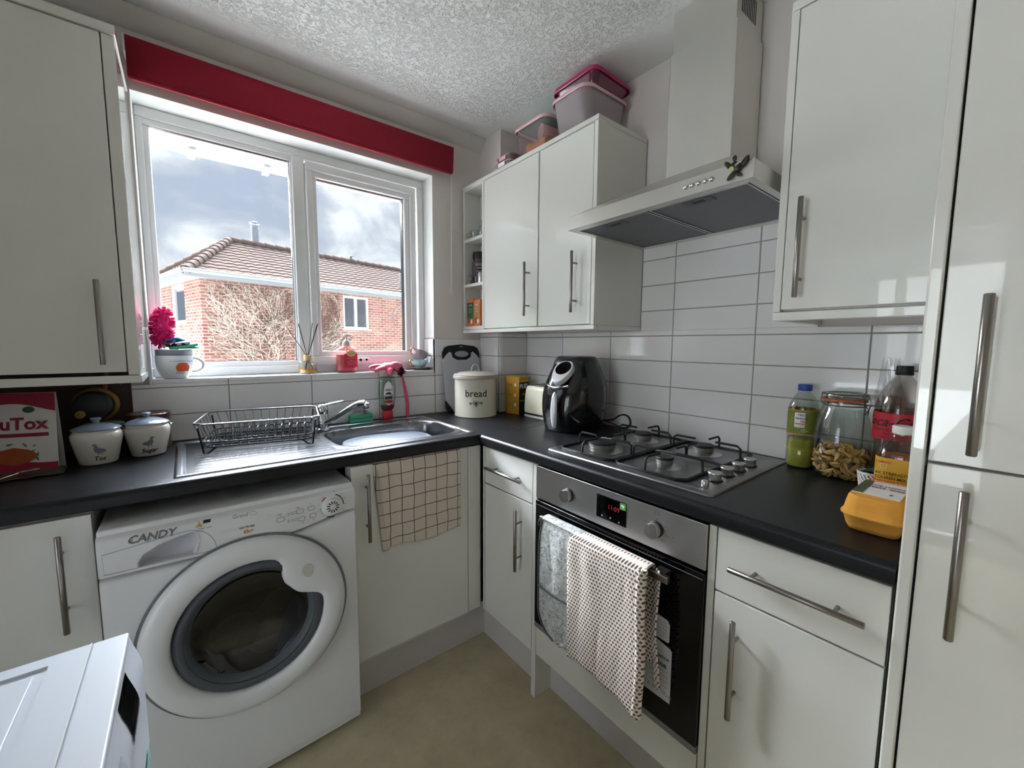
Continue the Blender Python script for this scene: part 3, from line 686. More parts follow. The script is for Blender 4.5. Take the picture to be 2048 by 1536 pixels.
def support(y0_, y1_, burners):
    b = MB(); x0_, x1_ = -.512, -.062; zb = H+.010; t = .0046; zt = H+.050
    def sq(pts, rr=t): b.tube(pts, rr, 6)
    c = .022
    b.tube([(x0_, y0_+c, zb), (x0_, y1_-c, zb), (x0_+c, y1_, zb), (x1_-c, y1_, zb), (x1_, y1_-c, zb), (x1_, y0_+c, zb), (x1_-c, y0_, zb), (x0_+c, y0_, zb)], t, 6, closed=True)
    ym = (y0_+y1_)/2
    for bx in burners:
        for s, ye in ((1, y1_), (-1, y0_)):
            sq([(bx, ye, zb), (bx, ye-s*.002, zt-.008), (bx, ye-s*.012, zt), (bx, ye-s*.080, zt)], .0038)
    for bx, s, xe in ((burners[0], 1, x0_), (burners[1], -1, x1_)):
        sq([(xe, ym, zb), (xe+s*.002, ym, zt-.008), (xe+s*.012, ym, zt), (xe+s*.075, ym, zt)], .0038)
    xm = (burners[0]+burners[1])/2
    b.tube([(xm, y0_, zb), (xm, y0_+.03, zb+.004), (xm, y1_-.03, zb+.004), (xm, y1_, zb)], .0042, 6)
    for s in (-1, 1): sq([(xm, ym, zb+.004), (xm+s*.004, ym, zt-.006), (xm+s*.012, ym, zt), (xm+s*.06, ym, zt)], .0038)
    for x in (x0_+.06, x1_-.06):
        for y in (y0_, y1_): b.cyl((x, y, H+.0055), (x, y, zb), .004, 8)
    return b.build('pan_support', iron, r, smooth=50)
support(-1.186, -.962, (-.401, -.165)); support(-1.425, -1.196, (-.405, -.165))
for kx in (-.424, -.352, -.281, -.205):
    b = MB(); b.lathe([(.0, 0), (.021, 0), (.0205, .004), (0, .004)], (kx, -1.468, hz_), 24); o = b.build('knob', blackm, r)
    MB().lathe([(.016, .004), (.0165, .020), (.0185, .021), (.0185, .0235), (.0178, .0245), (0, .025)], (kx, -1.468, hz_), 24).build('knob_cap', steel, o)
MB().lathe([(.0095, 0), (.0095, .012), (.0085, .0135), (0, .0135)], (-.482, -1.470, hz_), 18).build('ignition_button', steel, r)
text('STATESMAN', .013, plane((-.505, -1.440, hz_+.0006), (0, -1, 0), (1, 0, 0)), 'lettering', ink, r, align='LEFT', bold=.02)

# ================================================================== COOKER HOOD
r = thing('cooker_hood', 'brushed steel chimney cooker hood over the gas hob', 'cooker hood', (-.2, -1.235, 1.687))
ya, yb, xa = -1.535, -.937, -.462; z0, z1 = 1.685, 1.728
b = MB(); e = .0012
# slim rim with an open underside, pyramid above
b.box(xa, xa+e, ya, yb, z0, z1); b.box(xa+e, -.009, ya, ya+e, z0, z1); b.box(xa+e, -.009, yb-e, yb, z0, z1); b.box(-.0102, -.009, ya+e, yb-e, z0, z1)
b.box(xa+e, xa+.028, ya+e, yb-e, z0, z0+e); b.box(-.045, -.0102, ya+e, yb-e, z0, z0+e); b.box(xa+.028, -.045, ya+e, ya+.02, z0, z0+e); b.box(xa+.028, -.045, yb-.02, yb-e, z0, z0+e)
ca, cb, cxx, cz = -1.354, -1.138, -.19, 1.866
P = [(xa, ya, z1), (xa, yb, z1), (-.009, yb, z1), (-.009, ya, z1), (cxx, ca, cz), (cxx, cb, cz), (-.009, cb, cz), (-.009, ca, cz)]
b.add(P, [(0, 1, 5, 4), (1, 2, 6, 5), (3, 0, 4, 7), (2, 3, 7, 6)])
b.build('canopy', steel_h, r, smooth=20)
MB().box(cxx, -.009, ca, cb, cz-.004, 2.26).build('chimney', steel_h, r, bevel=.0012)
MB().box(cxx+.004, -.009, ca+.006, cb-.006, 2.26, CZ-.005).build('upper_chimney', steel_h, r, bevel=.001)
b = MB()
for k in range(9): b.box(cxx+.035+k*.0115, cxx+.0395+k*.0115, ca+.0052, ca+.0062, 2.295, 2.365)
b.build('vent_slots', blackm, r)
filt = mat('filter_mesh_grey', '#74757a', .55, metal=.5, var=.08, vs=40)
t = filt.node_tree
for (a, c_) in ((-1.51, -1.283), (-1.268, -1.03-.0)):
    pass
for a, c_ in ((-1.513, -1.2385), (-1.2335, -.959)):
    o = MB().box(-.432, -.047, a, c_, z0+.0015, z0+.007).build('grease_filter', filt, r)
    b = MB()
    for q in ((-.434, -.429, a, c_), (-.050, -.045, a, c_)): b.box(q[0], q[1], q[2], q[3], z0-.0012, z0+.002)
    b.box(-.429, -.050, a, a+.005, z0-.0012, z0+.002); b.box(-.429, -.05, c_-.005, c_, z0-.0012, z0+.002); b.build('filter_frame', steel, o)
    ym = (a+c_)/2+.01
    MB().box(-.412, -.376, ym-.045, ym+.035, z0-.0005, z0+.0018).build('filter_latch', mat('latch_grey', '#54565a', .5), o)
    MB().box(-.402, -.388, ym-.02, ym+.012, z0-.0016, z0+.001).build('latch_slot', blackm, o)
for k in range(5):
    y = -1.370-k*.0172; b = MB(); rt = Matrix.Rotation(-PI/2, 3, 'Y')
    b.lathe([(.0068, 0), (.0068, .004), (.0058, .0075), (.0035, .0092), (0, .0096)], (xa, y, 1.707), 18, rot=rt); b.build('button', chrome, r)
# turtle magnet
tm = mat('dark_brown_turtle', '#2b1f12', .35, var=.4, vs=60)
r = thing('turtle_magnet', 'small dark brown turtle magnet stuck on the corner of the cooker hood', 'magnet', (-.462, -1.497, 1.712))
RT = Matrix.Rotation(math.radians(-18), 3, 'Y')
def turt(b, c, rr, sx_, sy_, sz_, ang=0):
    q = Matrix.Rotation(ang, 3, 'X'); b.ball(c, rr, 14, 8, sx=sx_, sy=sy_, sz=sz_, rot=q); return b
tc_ = Vector((-.470, -1.497, 1.716)); K = .68
turt(MB(), tc_, .021*K, .45, 1.05, .9, .6).build('shell', tm, r, smooth=80)
turt(MB(), tc_+Vector((0, .004, .030))*K, .010*K, .5, .8, 1.1).build('head', tm, r, smooth=80)
for dy, dz, an, l in ((.026, .014, .9, .019), (-.030, .010, -.9, .022), (.014, -.026, -.7, .018), (-.012, -.026, .5, .014)):
    turt(MB(), tc_+Vector((.001, dy, dz))*K, l*K, .28, 1, .46, an).build('flipper', tm, r, smooth=80)
turt(MB(), tc_+Vector((-.008, .010, -.006))*K, .0095*K, .4, 1, 1).build('flower', mat('pale_green_flower', '#b9c58a', .5, var=.3, vs=120), r, smooth=80)
text('2009', .007, plane(tc_+Vector((-.0090, -.008, .003)), (0, -1, .5), (-.2, .3, 1)), 'lettering', mat('pale_print', '#e5ece8', .5), r)

# ================================================================== OVEN
r = thing('built_in_oven', 'built-in electric oven, steel control panel and black glass door', 'oven', (-.3, -1.235, .3))
oy0, oy1 = -1.5345, -.9385; OX = -.592
MB().box(-.56, -.04, oy0+.01, oy1-.01, .29, .87).build('casing', blackm, r)
MB().box(OX, -.561, oy0, oy1, .764, .877).build('control_panel', mat('oven_panel_steel', '#b5b5b6', .34, metal=1, var=.05, vs=12, stretch=(1, .1, 1)), r, bevel=.0015)
d = MB().box(OX-.002, -.561, oy0, oy1, .308, .757).build('door', blackg, r, bevel=.002)
MB().box(OX-.001, -.561, oy0, oy1, .289, .306).build('bottom_trim', steel_dull, r, bevel=.001)
MB().box(OX-.0028, OX-.002, oy0+.004, oy1-.004, .741, .7425).build('door_line', inkg, d)
b = MB(); b.box(-.637, -.624, -1.466, -1.006, .713, .731)
hh_ = b.build('handle', handle_m, d, bevel=.0015)
for q in (-1.45, -1.05): MB().box(-.624, OX-.002, q, q+.03, .715, .729).build('handle_post', blackm, hh_)
def knob(y, z, tick):
    rt = Matrix.Rotation(-PI/2, 3, 'Y')
    o = MB().lathe([(.0215, 0), (.0215, .004), (.020, .0055)], (OX, y, z), 32, rot=rt).build('knob', blackm, r)
    MB().lathe([(.019, .0045), (.0195, .022), (.0185, .0245), (.0001, .0247)], (OX, y, z), 36, rot=rt).build('knob_face', mat('spun_steel_knob', '#c3c3c4', .22, metal=1), o, smooth=30)
    c = plane((OX-.025, y, z), (0, -1, 0), (0, 0, 1))
    blob(c, [(-.0008, .004), (.0008, .004), (.0008, .018), (-.0008, .018)]).build('pointer', inkg, o)
knob(-1.092, .818, 0); knob(-1.402, .819, 0)
pp = plane((OX-.0006, 0, 0), (0, -1, 0), (0, 0, 1))
pf = lambda y, z: (lambda u, v: pp(-y+u, z+v))
dsp = MB().box(OX-.0012, OX, -1.311, -1.207, .789, .857).build('display', blackg, r)
text('11:09', .019, plane((OX-.0016, -1.268, .829), (0, -1, 0), (0, 0, 1)), 'clock_digits', mat('red_led_digits', '#8e1a22', .4, emit=.12), dsp, bold=.01)
grn = MB().box(OX-.0018, OX-.0011, -1.3095, -1.290, .836, .855).build('green_sticker', mat('green_sticker', '#5f9a45', .5), dsp)
blob(plane((OX-.0021, -1.2995, .8455), (0, -1, 0), (0, 0, 1)), [(-.006, .004), (.002, .004), (.006, .001), (.002, -.004), (-.001, -.004), (.002, 0), (-.006, 0)]).build('arrow', white, grn)
for y, z in ((-1.228, .797), (-1.258, .799), (-1.288, .796)): blob(pf(y, z), rrect(.006, .006, .002, 3)).build('touch_mark', inkg, dsp).location.x -= .0008
def outline(fn, pts, wd, name, m_, par):
    n = len(pts); b = MB(); cxp = sum(p[0] for p in pts)/n; cyp = sum(p[1] for p in pts)/n
    ins = []
    for i, p in enumerate(pts):
        a, c = Vector(pts[i-1]), Vector(pts[(i+1) % n]); tt = (c-a).normalized(); nn = Vector((-tt.y, tt.x)); ins.append(Vector(p)+nn*wd)
    b.add([fn(*p) for p in pts]+[fn(*p) for p in ins], [(i, (i+1) % n, (i+1) % n+n, i+n) for i in range(n)])
    return b.build(name, m_, par, smooth=0, recalc=False)
for y in (-1.094, -1.405):
    outline(pf(y, .862), rrect(.012, .012, .002, 3), .0009, 'mode_symbol', inkg, r)
    text('1' if y > -1.2 else 'C', .008, pf(y, .862), 'lettering', inkg, r)
    blob(pf(y, .848), ell(0, 0, .0012, .0012, 10)).build('index_dot', ink, r)
for a, s_ in ((150, 'Def'), (35, 'L'), (-5, 'o'), (-60, 'o')):
    text(s_, .008, pf(-1.092-.030*math.cos(math.radians(a)), .818+.030*math.sin(math.radians(a))), 'lettering', inkg, r)
for a, s_ in ((160, 'Max'), (150-25, ''), (30, '50'), (-15, '100'), (-50, '150'), (-130, '200')):
    if s_: text(s_, .007, pf(-1.402-.033*math.cos(math.radians(a)), .819+.031*math.sin(math.radians(a))), 'lettering', inkg, r)
blob(pf(-1.452, .815), ell(0, 0, .0014, .0014, 10)).build('index_dot', ink, r)
# stickers left on the door glass
stk = mat('grey_paper_sticker', '#c3c5c8', .6, var=.03)
DX = OX-.0024
sf = lambda y, z: (lambda u, v: Vector((DX-.0008, y-u, z+v)))
s1 = MB().prism([(-1.35, .53), (-1.35, .373), (-1.463, .373), (-1.463, .516), (-1.458, .521), (-1.37, .54)], 'x', DX-.0006, DX+.0002).build('energy_label', stk, d)
text('Cuisine', .02, sf(-1.42, .468), 'lettering', ink, s1, bold=.03)
text('Performance', .016, sf(-1.415, .489), 'lettering', ink, s1, bold=.02)
text('CATA RONDA', .016, sf(-1.417, .392), 'lettering', inkg, s1)
b = MB()
for k in range(4): patch(b, sf(-1.43, .452-k*.014), -.025, .025, 0, .0012, 2, 2)
b.build('print_lines', inkg, s1, recalc=False)
s2 = MB().prism([(-1.40, .60), (-1.40, .535), (-1.452, .535), (-1.455, .54), (-1.455, .585), (-1.448, .594)], 'x', DX-.0012, DX-.0007).build('paper_label', stk, d)
b = MB()
for k in range(5): patch(b, lambda u, v, k=k: Vector((DX-.0016, -1.435-u, .583-k*.009+v)), -.012, .012, 0, .0009, 2, 2)
b.build('print_lines', inkg, s2, recalc=False)

# ================================================================== WASHING MACHINE (under the sink drainer)
r = thing('washing_machine', 'white front-loading washing machine built in under the drainer', 'washing machine', (-1.415, -.35, 0))
mx0, mx1 = -1.7115, -1.117; FY = -.640
b = MB(); b.box(mx0+.003, mx0+.009, FY+.03, -.06, .012, .815); b.box(mx1-.009, mx1-.003, FY+.03, -.06, .012, .815); b.box(mx0+.009, mx1-.009, -.066, -.06, .012, .815); b.box(mx0+.009, mx1-.009, FY+.03, -.066, .012, .018)
b.build('body', appl, r)
MB().box(mx0, mx1, FY+.012, -.06, .815, .842).build('top_panel', appl, r, bevel=.006, seg=3)
GRIP = [(-1.640, .739), (-1.640, .752), (-1.628, .770), (-1.600, .786), (-1.560, .797), (-1.530, .801), (-1.523, .793), (-1.520, .777), (-1.524, .757), (-1.531, .739)]
def inside(x, z, P):
    c = False
    for i in range(len(P)):
        (x1, z1_), (x2, z2_) = P[i-1], P[i]
        if (z1_ > z) != (z2_ > z) and x < (x2-x1)*(z-z1_)/(z2_-z1_)+x1: c = not c
    return c
def py(x, z):
    bow = .010*(1-(2*(x-mx0)/(mx1-mx0)-1)**2); t_ = (z-.731)/.1065
    q = -.004*math.sin(PI*min(1, max(0, t_)))+.030*sst(.80, 1.0, t_)**2
    return FY+q-bow*(1-sst(.85, 1, t_))
def panel(u, v):                                  # control fascia: bows forward, curved top edge
    x = mx0+(mx1-mx0)*u; z = .731+.1065*(math.sin(PI/2*v)); z0_ = .731+.03*sst(.62, 1.0, u); z = max(z, z0_) if z < z0_ else z
    return Vector((x, py(x, z), z))
b = MB().grid(panel, 150, 60)
b.f = [f for f in b.f if not inside(sum(b.v[i][0] for i in f)/4, sum(b.v[i][2] for i in f)/4, GRIP)]
b.build('control_panel', appl, r, smooth=50)
def lower(u, v):
    x = mx0+(mx1-mx0)*u; bow = .010*(1-(2*u-1)**2)
    z = .015+.7155*v; q = .035 if v in (0, 1) else (.004 if (v < .03 or v > .985) else -.001)
    return Vector((x, FY+q-bow*(1 if q < .02 else .3), z+.03*sst(.62, 1, u)*sst(.5, 1, v)))
b = MB().grid(lower, 72, 73)
DCX, DCZ = -1.410, .500
b.f = [f for f in b.f if math.hypot(sum(b.v[i][0] for i in f)/4-DCX, sum(b.v[i][2] for i in f)/4-DCZ) > .212]
b.build('front_panel', appl, r, smooth=50)
def fy(x, off=0, z=.78): return py(x, z)+.0022-off
# detergent drawer with scooped grip
b = MB(); pts = []
for k in range(15):
    a = PI*k/14
for k in range(13):
    t_ = k/12; pts.append((-1.638+.155*t_, .738))
arc = [(-1.483, .738)]
for k in range(1, 14): a = k/13*PI/2; arc.append((-1.545+.062*math.cos(a), .742+.066*math.sin(a)))
arc += [(-1.6, .803), (-1.702, .79), (-1.702, .738)]
fpan = lambda off: (lambda x, z: Vector((x, fy(x, off, z), z)))
outline(fpan(.0036), arc, .0012, 'drawer_seam', inkg, r)
scoopm = mat('scoop_pale_grey_plastic', '#c6c7cc', .4)
n = len(GRIP); cxg = -1.565; czg = .752
vs = []
for q, dd in ((1.03, -.0045), (.99, -.0035), (.96, .012), (.88, .024), (.6, .030), (.0, .031)):
    for x, z in GRIP: X_, Z_ = cxg+(x-cxg)*q, czg+(z-czg)*q; vs.append(Vector((X_, fy(X_, 0, Z_)+dd, Z_)))
MB().add(vs, [(i*n+k, i*n+(k+1) % n, (i+1)*n+(k+1) % n, (i+1)*n+k) for i in range(5) for k in range(n)]).build('drawer_grip', scoopm, r, smooth=60)
text('CANDY', .026, lambda x, z: fpan(.0042)(-1.612+x, .812+z+.0), 'lettering', inkg, r, shear=.25, bold=.025)
text('Grand', .014, lambda x, z: fpan(.0042)(-1.428+x, .818+z), 'lettering', inkg, r, shear=.2)
outline(fpan(.0042), ell(-1.397, .818, .008, .005, 20), .0008, 'brand_oval', mat('gold_print', '#a9873e', .5), r)
text('GO FS 060', .008, lambda x, z: fpan(.0042)(-1.413+x, .783+z), 'lettering', ink, r, bold=.02)
text('6kg', .016, lambda x, z: fpan(.0042)(-1.411+x, .770+z), 'lettering', mat('orange_print', '#c57a2a', .5), r, bold=.03)
text('A', .018, lambda x, z: fpan(.0042)(-1.518+x, .817+z), 'lettering', mat('gold_print2', '#c79a2c', .5), r, bold=.04)
blob(fpan(.0042), [(-1.51, .818), (-1.494, .818), (-1.492, .825), (-1.508, .825)]).build('print_bar', ink, r)
text('water saver', .006, lambda x, z: fpan(.0042)(-1.505+x, .806+z), 'lettering', ink, r)
for x, z, w_ in ((-1.331, .782, .020), (-1.279, .793, .018), (-1.248, .795, .018), (-1.275, .769, .018), (-1.244, .771, .018)):
    outline(fpan(.0042), rrect(w_, .014, .004, 4, x, z), .001, 'button', ink, r)
for x, z, s_ in ((-1.333, .797, '>||'), (-1.284, .806, 'oo'), (-1.25, .808, '*'), (-1.328, .766, '.'), (-1.272, .757, 'o'), (-1.242, .758, 'o')):
    text(s_, .009, lambda u, v, x=x, z=z: fpan(.0042)(x+u, z+v), 'lettering', ink, r)
b = MB()
for k in range(3):
    for z in (.789, .794, .768, .773): x = -1.313+k*.0095; b.poly([fpan(.0042)(x, z), fpan(.0042)(x+.007, z), fpan(.0042)(x+.007, z+.0014), fpan(.0042)(x, z+.0014)])
b.build('indicator_marks', inkg, r, recalc=False)
rt = Matrix.Rotation(PI/2, 3, 'X'); dxc, dzc = -1.188, .787
k0 = MB().lathe([(.031, 0), (.031, .003), (.026, .006), (.025, .014), (.020, .016), (0, .016)], (dxc, fy(dxc, .0), dzc), 36, rot=rt).build('programme_dial', appl, r)
b = MB()
for k in range(12):
    a = 2*PI*k/12+.2; d_ = Vector((math.cos(a), 0, math.sin(a))); s_ = Vector((-d_.z, 0, d_.x))*.0013; o_ = Vector((dxc, fy(dxc, .0166), dzc))
    b.poly([o_+d_*.009-s_, o_+d_*.018-s_*1.5, o_+d_*.018+s_*1.5, o_+d_*.009+s_])
b.build('dial_marks', ink, k0, recalc=False)
def arcm(a0, a1, rr, wd, m_, nm):
    b = MB(); n = 12; vs = []
    for k in range(n+1):
        a = math.radians(a0+(a1-a0)*k/n)
        for q in (rr, rr+wd): vs.append(fpan(.0044)(dxc+q*math.cos(a), dzc+q*math.sin(a)))
    b.add(vs, [(2*k, 2*k+1, 2*k+3, 2*k+2) for k in range(n)]); b.build(nm, m_, r, recalc=False)
arcm(-5, 70, .0335, .0025, ink, 'dial_scale'); arcm(120, 145, .0325, .004, mat('orange_red_print', '#b5482c', .5), 'dial_scale'); arcm(-115, -80, .0335, .003, ink, 'dial_scale'); arcm(180, 225, .0335, .0012, inkg, 'dial_scale')
for k, s_ in enumerate(('30', '40', '60', '90', '20', 'o', '15')):
    a = math.radians(75-k*27); text(s_, .0055, lambda u, v, a=a: fpan(.0044)(dxc+.042*math.cos(a)+u, dzc+.041*math.sin(a)+v), 'lettering', inkg, r)
for k, s_ in enumerate(('44', '32', '59', 'o')):
    a = math.radians(128+k*32); text(s_, .0055, lambda u, v, a=a: fpan(.0044)(dxc+.042*math.cos(a)+u, dzc+.040*math.sin(a)+v), 'lettering', inkg, r)
# door: wide bezel with a lobe where the catch sits
DC = Vector((-1.410, 0, .500)); RO = .249
def rin(a):
    d = math.degrees(a) % 360; q = abs((d-38+180) % 360-180)
    return .182-.062*math.exp(-(q/24)**4)
def bez(u, v):
    a = 2*PI*u; ri = rin(a); pr = [(0, -.010), (0, .016), (.03, .028), (.10, .034), (.35, .038), (.65, .037), (.88, .031), (.97, .022), (1, .010), (1, -.008)]
    q = pr[round(v*9)]; rr = ri+(RO-ri)*q[0]
    return Vector((DC.x+rr*math.cos(a), FY-.004-q[1], DC.z+rr*math.sin(a)))
dr = MB().grid(bez, 96, 10, cu=True).build('door', appl, r, smooth=50)
MB().lathe([(RO+.006, 0), (RO+.007, .003), (RO-.008, .0035)], (DC.x, FY-.012, DC.z), 80, rot=rt, cap=False).build('door_gap', inkg, r)
def ring_(u, v):
    a = 2*PI*u; q = ((.184, .010), (.178, .026), (.168, .030), (.160, .026), (.152, .020), (.146, .010), (.142, -.006))[round(v*6)]
    return Vector((DC.x+q[0]*math.cos(a), FY-.004-q[1], DC.z+q[0]*math.sin(a)))
MB().grid(ring_, 64, 7, cu=True).build('door_seal', rubber, dr, smooth=60)
def gl_(u, v):
    rr = .158*math.sin(PI/2*v); return Vector((DC.x+rr*math.cos(2*PI*u), FY-.030+.0*v-(.0)*(1-v)+.055*math.cos(PI/2*v)**1.0, DC.z+rr*math.sin(2*PI*u)-.0))
MB().grid(gl_, 48, 12, cu=True).build('door_glass', thin('smoked_door_glass', '#484a4e', .03, .05, edge=.3), dr, smooth=60, recalc=False)
MB().prism([(DC.x+.140+.017*math.cos(a_)*(1.0 if math.sin(a_) > 0 else .8), DC.z+.118+.020*math.sin(a_)) for a_ in [2*PI*k/24 for k in range(24)]], 'y', FY-.0435, FY-.036).build('catch_badge', mat('pale_grey_badge', '#bfc0b8', .5), dr, bevel=.001)
# drum behind the glass: open dark cavity
def drum(u, v):
    q = ((.176, .0), (.170, .03), (.20, .05), (.205, .25), (.19, .30), (.001, .305))[round(v*5)]
    a = 2*PI*u; return Vector((DC.x+q[0]*math.cos(a), FY-.004+q[1]+.0, DC.z+q[0]*math.sin(a)))

dm = mat('dark_steel_drum', '#3c3e42', .3, metal=1, var=.1, vs=10)
t = dm.node_tree; o = nd(t, 'ShaderNodeTexCoord'); v = nd(t, 'ShaderNodeTexVoronoi'); v.inputs['Scale'].default_value = 60; v.inputs['Randomness'].default_value = .15
t.links.new(o.outputs['Object'], v.inputs[0]); rr_ = nd(t, 'ShaderNodeValToRGB'); rr_.color_ramp.elements[0].position = .22; rr_.color_ramp.elements[0].color = (.005, .005, .005, 1)
rr_.color_ramp.elements[1].position = .26; rr_.color_ramp.elements[1].color = lin('#4a4c50'); t.links.new(v.outputs[0], rr_.inputs[0]); t.links.new(rr_.outputs[0], bsdf(dm).inputs['Base Color'])
MB().grid(drum, 48, 6, cu=True).build('drum', dm, r, smooth=60)
b = MB().lathe([(.212, 0), (.174, .002)], (DC.x, FY-.0, DC.z), 48, rot=rt, cap=False); b.build('door_collar', rubber, r)
b = MB()
for k in range(7): b.ball((DC.x+.02+random.uniform(-.07, .08), FY+.13+random.uniform(-.04, .05), DC.z-.10+random.uniform(-.03, .05)), random.uniform(.05, .075), 14, 9, sz=.7)
cl_ = b.build('laundry', mat('dark_red_laundry', '#7a1a20', .95, var=.3, vs=30, bump=.6, bs=40), None, smooth=80); tag(cl_, 'dark red laundry inside the washing machine drum', 'laundry', loc=(-1.39, -.5, .4))

# ================================================================== THINGS ON THE WORKTOPS
def pl3(n): return n
# bread bin
cream = mat('cream_enamel', '#d9d3bf', .25, coat=.5, var=.02)
taupe = mat('taupe_enamel', '#a89f94', .3, coat=.4, var=.03)
BC = (-.347, -.187)
r = thing('bread_bin', 'round cream enamel bread bin with a taupe lid, in the corner', 'bread bin', (BC[0], BC[1], H))
MB().lathe([(0, .0005), (.108, .0005), (.1105, .003), (.1085, .006), (.1085, .198), (.110, .200)], (BC[0], BC[1], H), 56).build('bin', cream, r, smooth=50)
o = MB().lathe([(.1135, .192), (.1165, .194), (.1165, .205), (.114, .207), (.1145, .2085), (.1145, .212), (.111, .2145), (.095, .2165), (.085, .2235), (.05, .228), (0, .229)], (BC[0], BC[1], H), 56, cap=False).build('lid', taupe, r, smooth=50)
hp = [(BC[0]+.021*math.cos(a)*.8, BC[1]-.021*math.cos(a)*.55, H+.227+.036*math.sin(a)) for a in [PI*k/12 for k in range(13)]]
MB().tube(hp, .0055, 8).build('handle', mat('zinc_handle', '#aaa9a4', .35, metal=.9), o)
BA = math.atan2(-1.97-BC[1], -1.52-BC[0]); BA2 = BA+.02
wf = wrap(BC, .1092, BA2, H)
text('bread', .049, lambda x, y: wf(x, y+.122), 'lettering', mat('charcoal_print', '#2b2a2a', .5), r, res=4, bold=.012)
def heart(sz, n=36):
    out = []
    for k in range(n):
        t_ = 2*PI*k/n; out.append((sz*math.sin(t_)**3, sz*(13*math.cos(t_)-5*math.cos(2*t_)-2*math.cos(3*t_)-math.cos(4*t_))/16))
    return out[::-1]
cp = mat('charcoal_print', '#3b3a39', .5)
for x, z, sz in ((0, .073, .0165), (-.027, .074, .009), (.026, .076, .009)):
    for q in (1, .62): outline(lambda u, v: wf(x+u, z+v), heart(sz*q), sz*.14, 'heart_print', cp, r)
    blob(lambda u, v: wf(x+u, z+v), heart(sz*.36)).build('heart_print', cp, r)
# chopping board behind it
r = thing('chopping_board', 'grey plastic chopping board with black corners leaning on the tiles', 'chopping board', (-.328, -.03, H))
tilt = .045
def bfn(o_): return lambda x, z: Vector((-.328+x, -.048+z*tilt/.36*1.0-o_+.0, H+z+.001))
bw, bh = .232, .358
def bprism(pts, o0, o1, name, m_, par, **k):
    n = len(pts); b = MB(); b.add([bfn(o0)(*p) for p in pts]+[bfn(o1)(*p) for p in pts], [tuple(range(n)), tuple(range(2*n-1, n-1, -1))]+[(i, i+n, (i+1) % n+n, (i+1) % n) for i in range(n)]); return b.build(name, m_, par, **k)
gb = mat('grey_board_plastic', '#c3c5cc', .5, var=.04, vs=200, bump=.2, bs=400)
base = rrect(bw, bh, .03, 6, 0, bh/2)
bprism([(x*(1-.0*z), z) for x, z in base], 0, .008, 'board', gb, r, bevel=.002)
blk = mat('black_soft_rubber', '#151517', .55)
tp = [(-.116, .285), (-.116, .325), (-.105, .345), (-.08, .356), (0, .364), (.08, .356), (.105, .345), (.116, .325), (.116, .285), (.10, .305), (.075, .325), (.062, .318), (.058, .295), (.03, .28), (-.03, .28), (-.058, .295), (-.062, .318), (-.075, .325), (-.10, .305)]
bprism(tp[::-1], -.001, .010, 'rubber_grip', blk, r, bevel=.001)
bprism(ell(0, .312, .044, .0165, 28), .0098, .0106, 'grip_hole', mat('tile_seen_through', '#a5a5a5', .5), r)
bprism(ell(0, .352, .012, .0025, 16), .0098, .0106, 'hanging_slot', mat('tile_seen_through', '#a5a5a5', .5), r)
for s in (-1, 1): bprism([(s*.117, .065), (s*.117, .02), (s*.10, -.0), (s*.07, -.001), (s*.09, .03), (s*.105, .05)][::s], -.001, .010, 'rubber_foot', blk, r)
# card box
r = thing('card_box', 'yellow and black card box between the bread bin and the toaster', 'box', (-.10, -.27, H), rz=math.radians(8), local=True)
gold = mat('mustard_card', '#b98a2c', .55, var=.05); bkc = mat('black_card', '#1c1a18', .5)
MB().box(-.075, -.0, -.045, .052, 0, .198).build('carton', gold, r, bevel=.0008)
MB().box(-.0745, -.0005, -.0458, -.0452, .001, .170).build('front_print', bkc, r)
text('CHANGE START', .008, plane((-.038, -.0459, .184), (1, 0, 0), (0, 0, 1)), 'lettering', bkc, r)
text('FUEL', .032, plane((-.036, -.0462, .148), (1, 0, 0), (0, 0, 1)), 'lettering', mat('pale_print', '#e5ece8', .5), r, bold=.02)
text('10K', .018, plane((-.040, -.0462, .105), (1, 0, 0), (0, 0, 1)), 'lettering', gold, r, bold=.02)
text('HIGH PROTEIN', .009, plane((-.038, -.0462, .072), (1, 0, 0), (0, 0, 1)), 'lettering', mat('pale_print', '#e5ece8', .5), r)
sdp = plane((-.0756, 0.0, 0), (0, -1, 0), (0, 0, 1))
for z, s_ in ((.155, '28g'), (.10, '47'), (.05, '3')):
    text(s_, .017, lambda x, y, z=z: sdp(-.018+x, z+y), 'lettering', mat('brown_print', '#5a4015', .5), r); blob(lambda x, y, z=z: sdp(.018+x, z+y), ell(0, 0, .007, .009)).build('printed_badge', mat('pale_print', '#e5ece8', .5), r)
# toaster
r = thing('toaster', 'cream two-slot toaster between the card box and the air fryer', 'toaster', (-.098, -.48, H))
def ts(u, v):
    a = 2*PI*u; ca, sa = math.cos(a), math.sin(a); p = .38; ca = math.copysign(abs(ca)**p, ca); sa = math.copysign(abs(sa)**p, sa)
    pr = [(.95, .022), (1, .024), (1.0, .05), (.97, .10), (.93, .135), (.87, .152), (.76, .161), (.5, .163), (.001, .163)]
    q = pr[round(v*8)]; return Vector((-.098+.078*ca*q[0], -.48+.128*sa*(.4+.6*q[0]), H+q[1]))
MB().grid(ts, 64, 9, cu=True).build('shell', mat('cream_gloss_plastic', '#e6e0c4', .2, coat=.5), r, smooth=50)
MB().lathe([(0, .0105), (.074, .0105), (.0765, .014), (.0765, .0225), (0, .0225)], (-.098, -.48, H), 48, sy=1.66, p=5).build('chrome_base', chrome, r)
MB().lathe([(0, .002), (.078, .002), (.079, .0045), (.078, .0102), (0, .0102)], (-.098, -.48, H), 48, sy=1.64, p=5).build('foot_plate', white, r)
b = MB(); b.box(-.16, -.036, -.575, -.385, H+.1625, H+.1645); o = b.build('top_plate', chrome, r, bevel=.002)
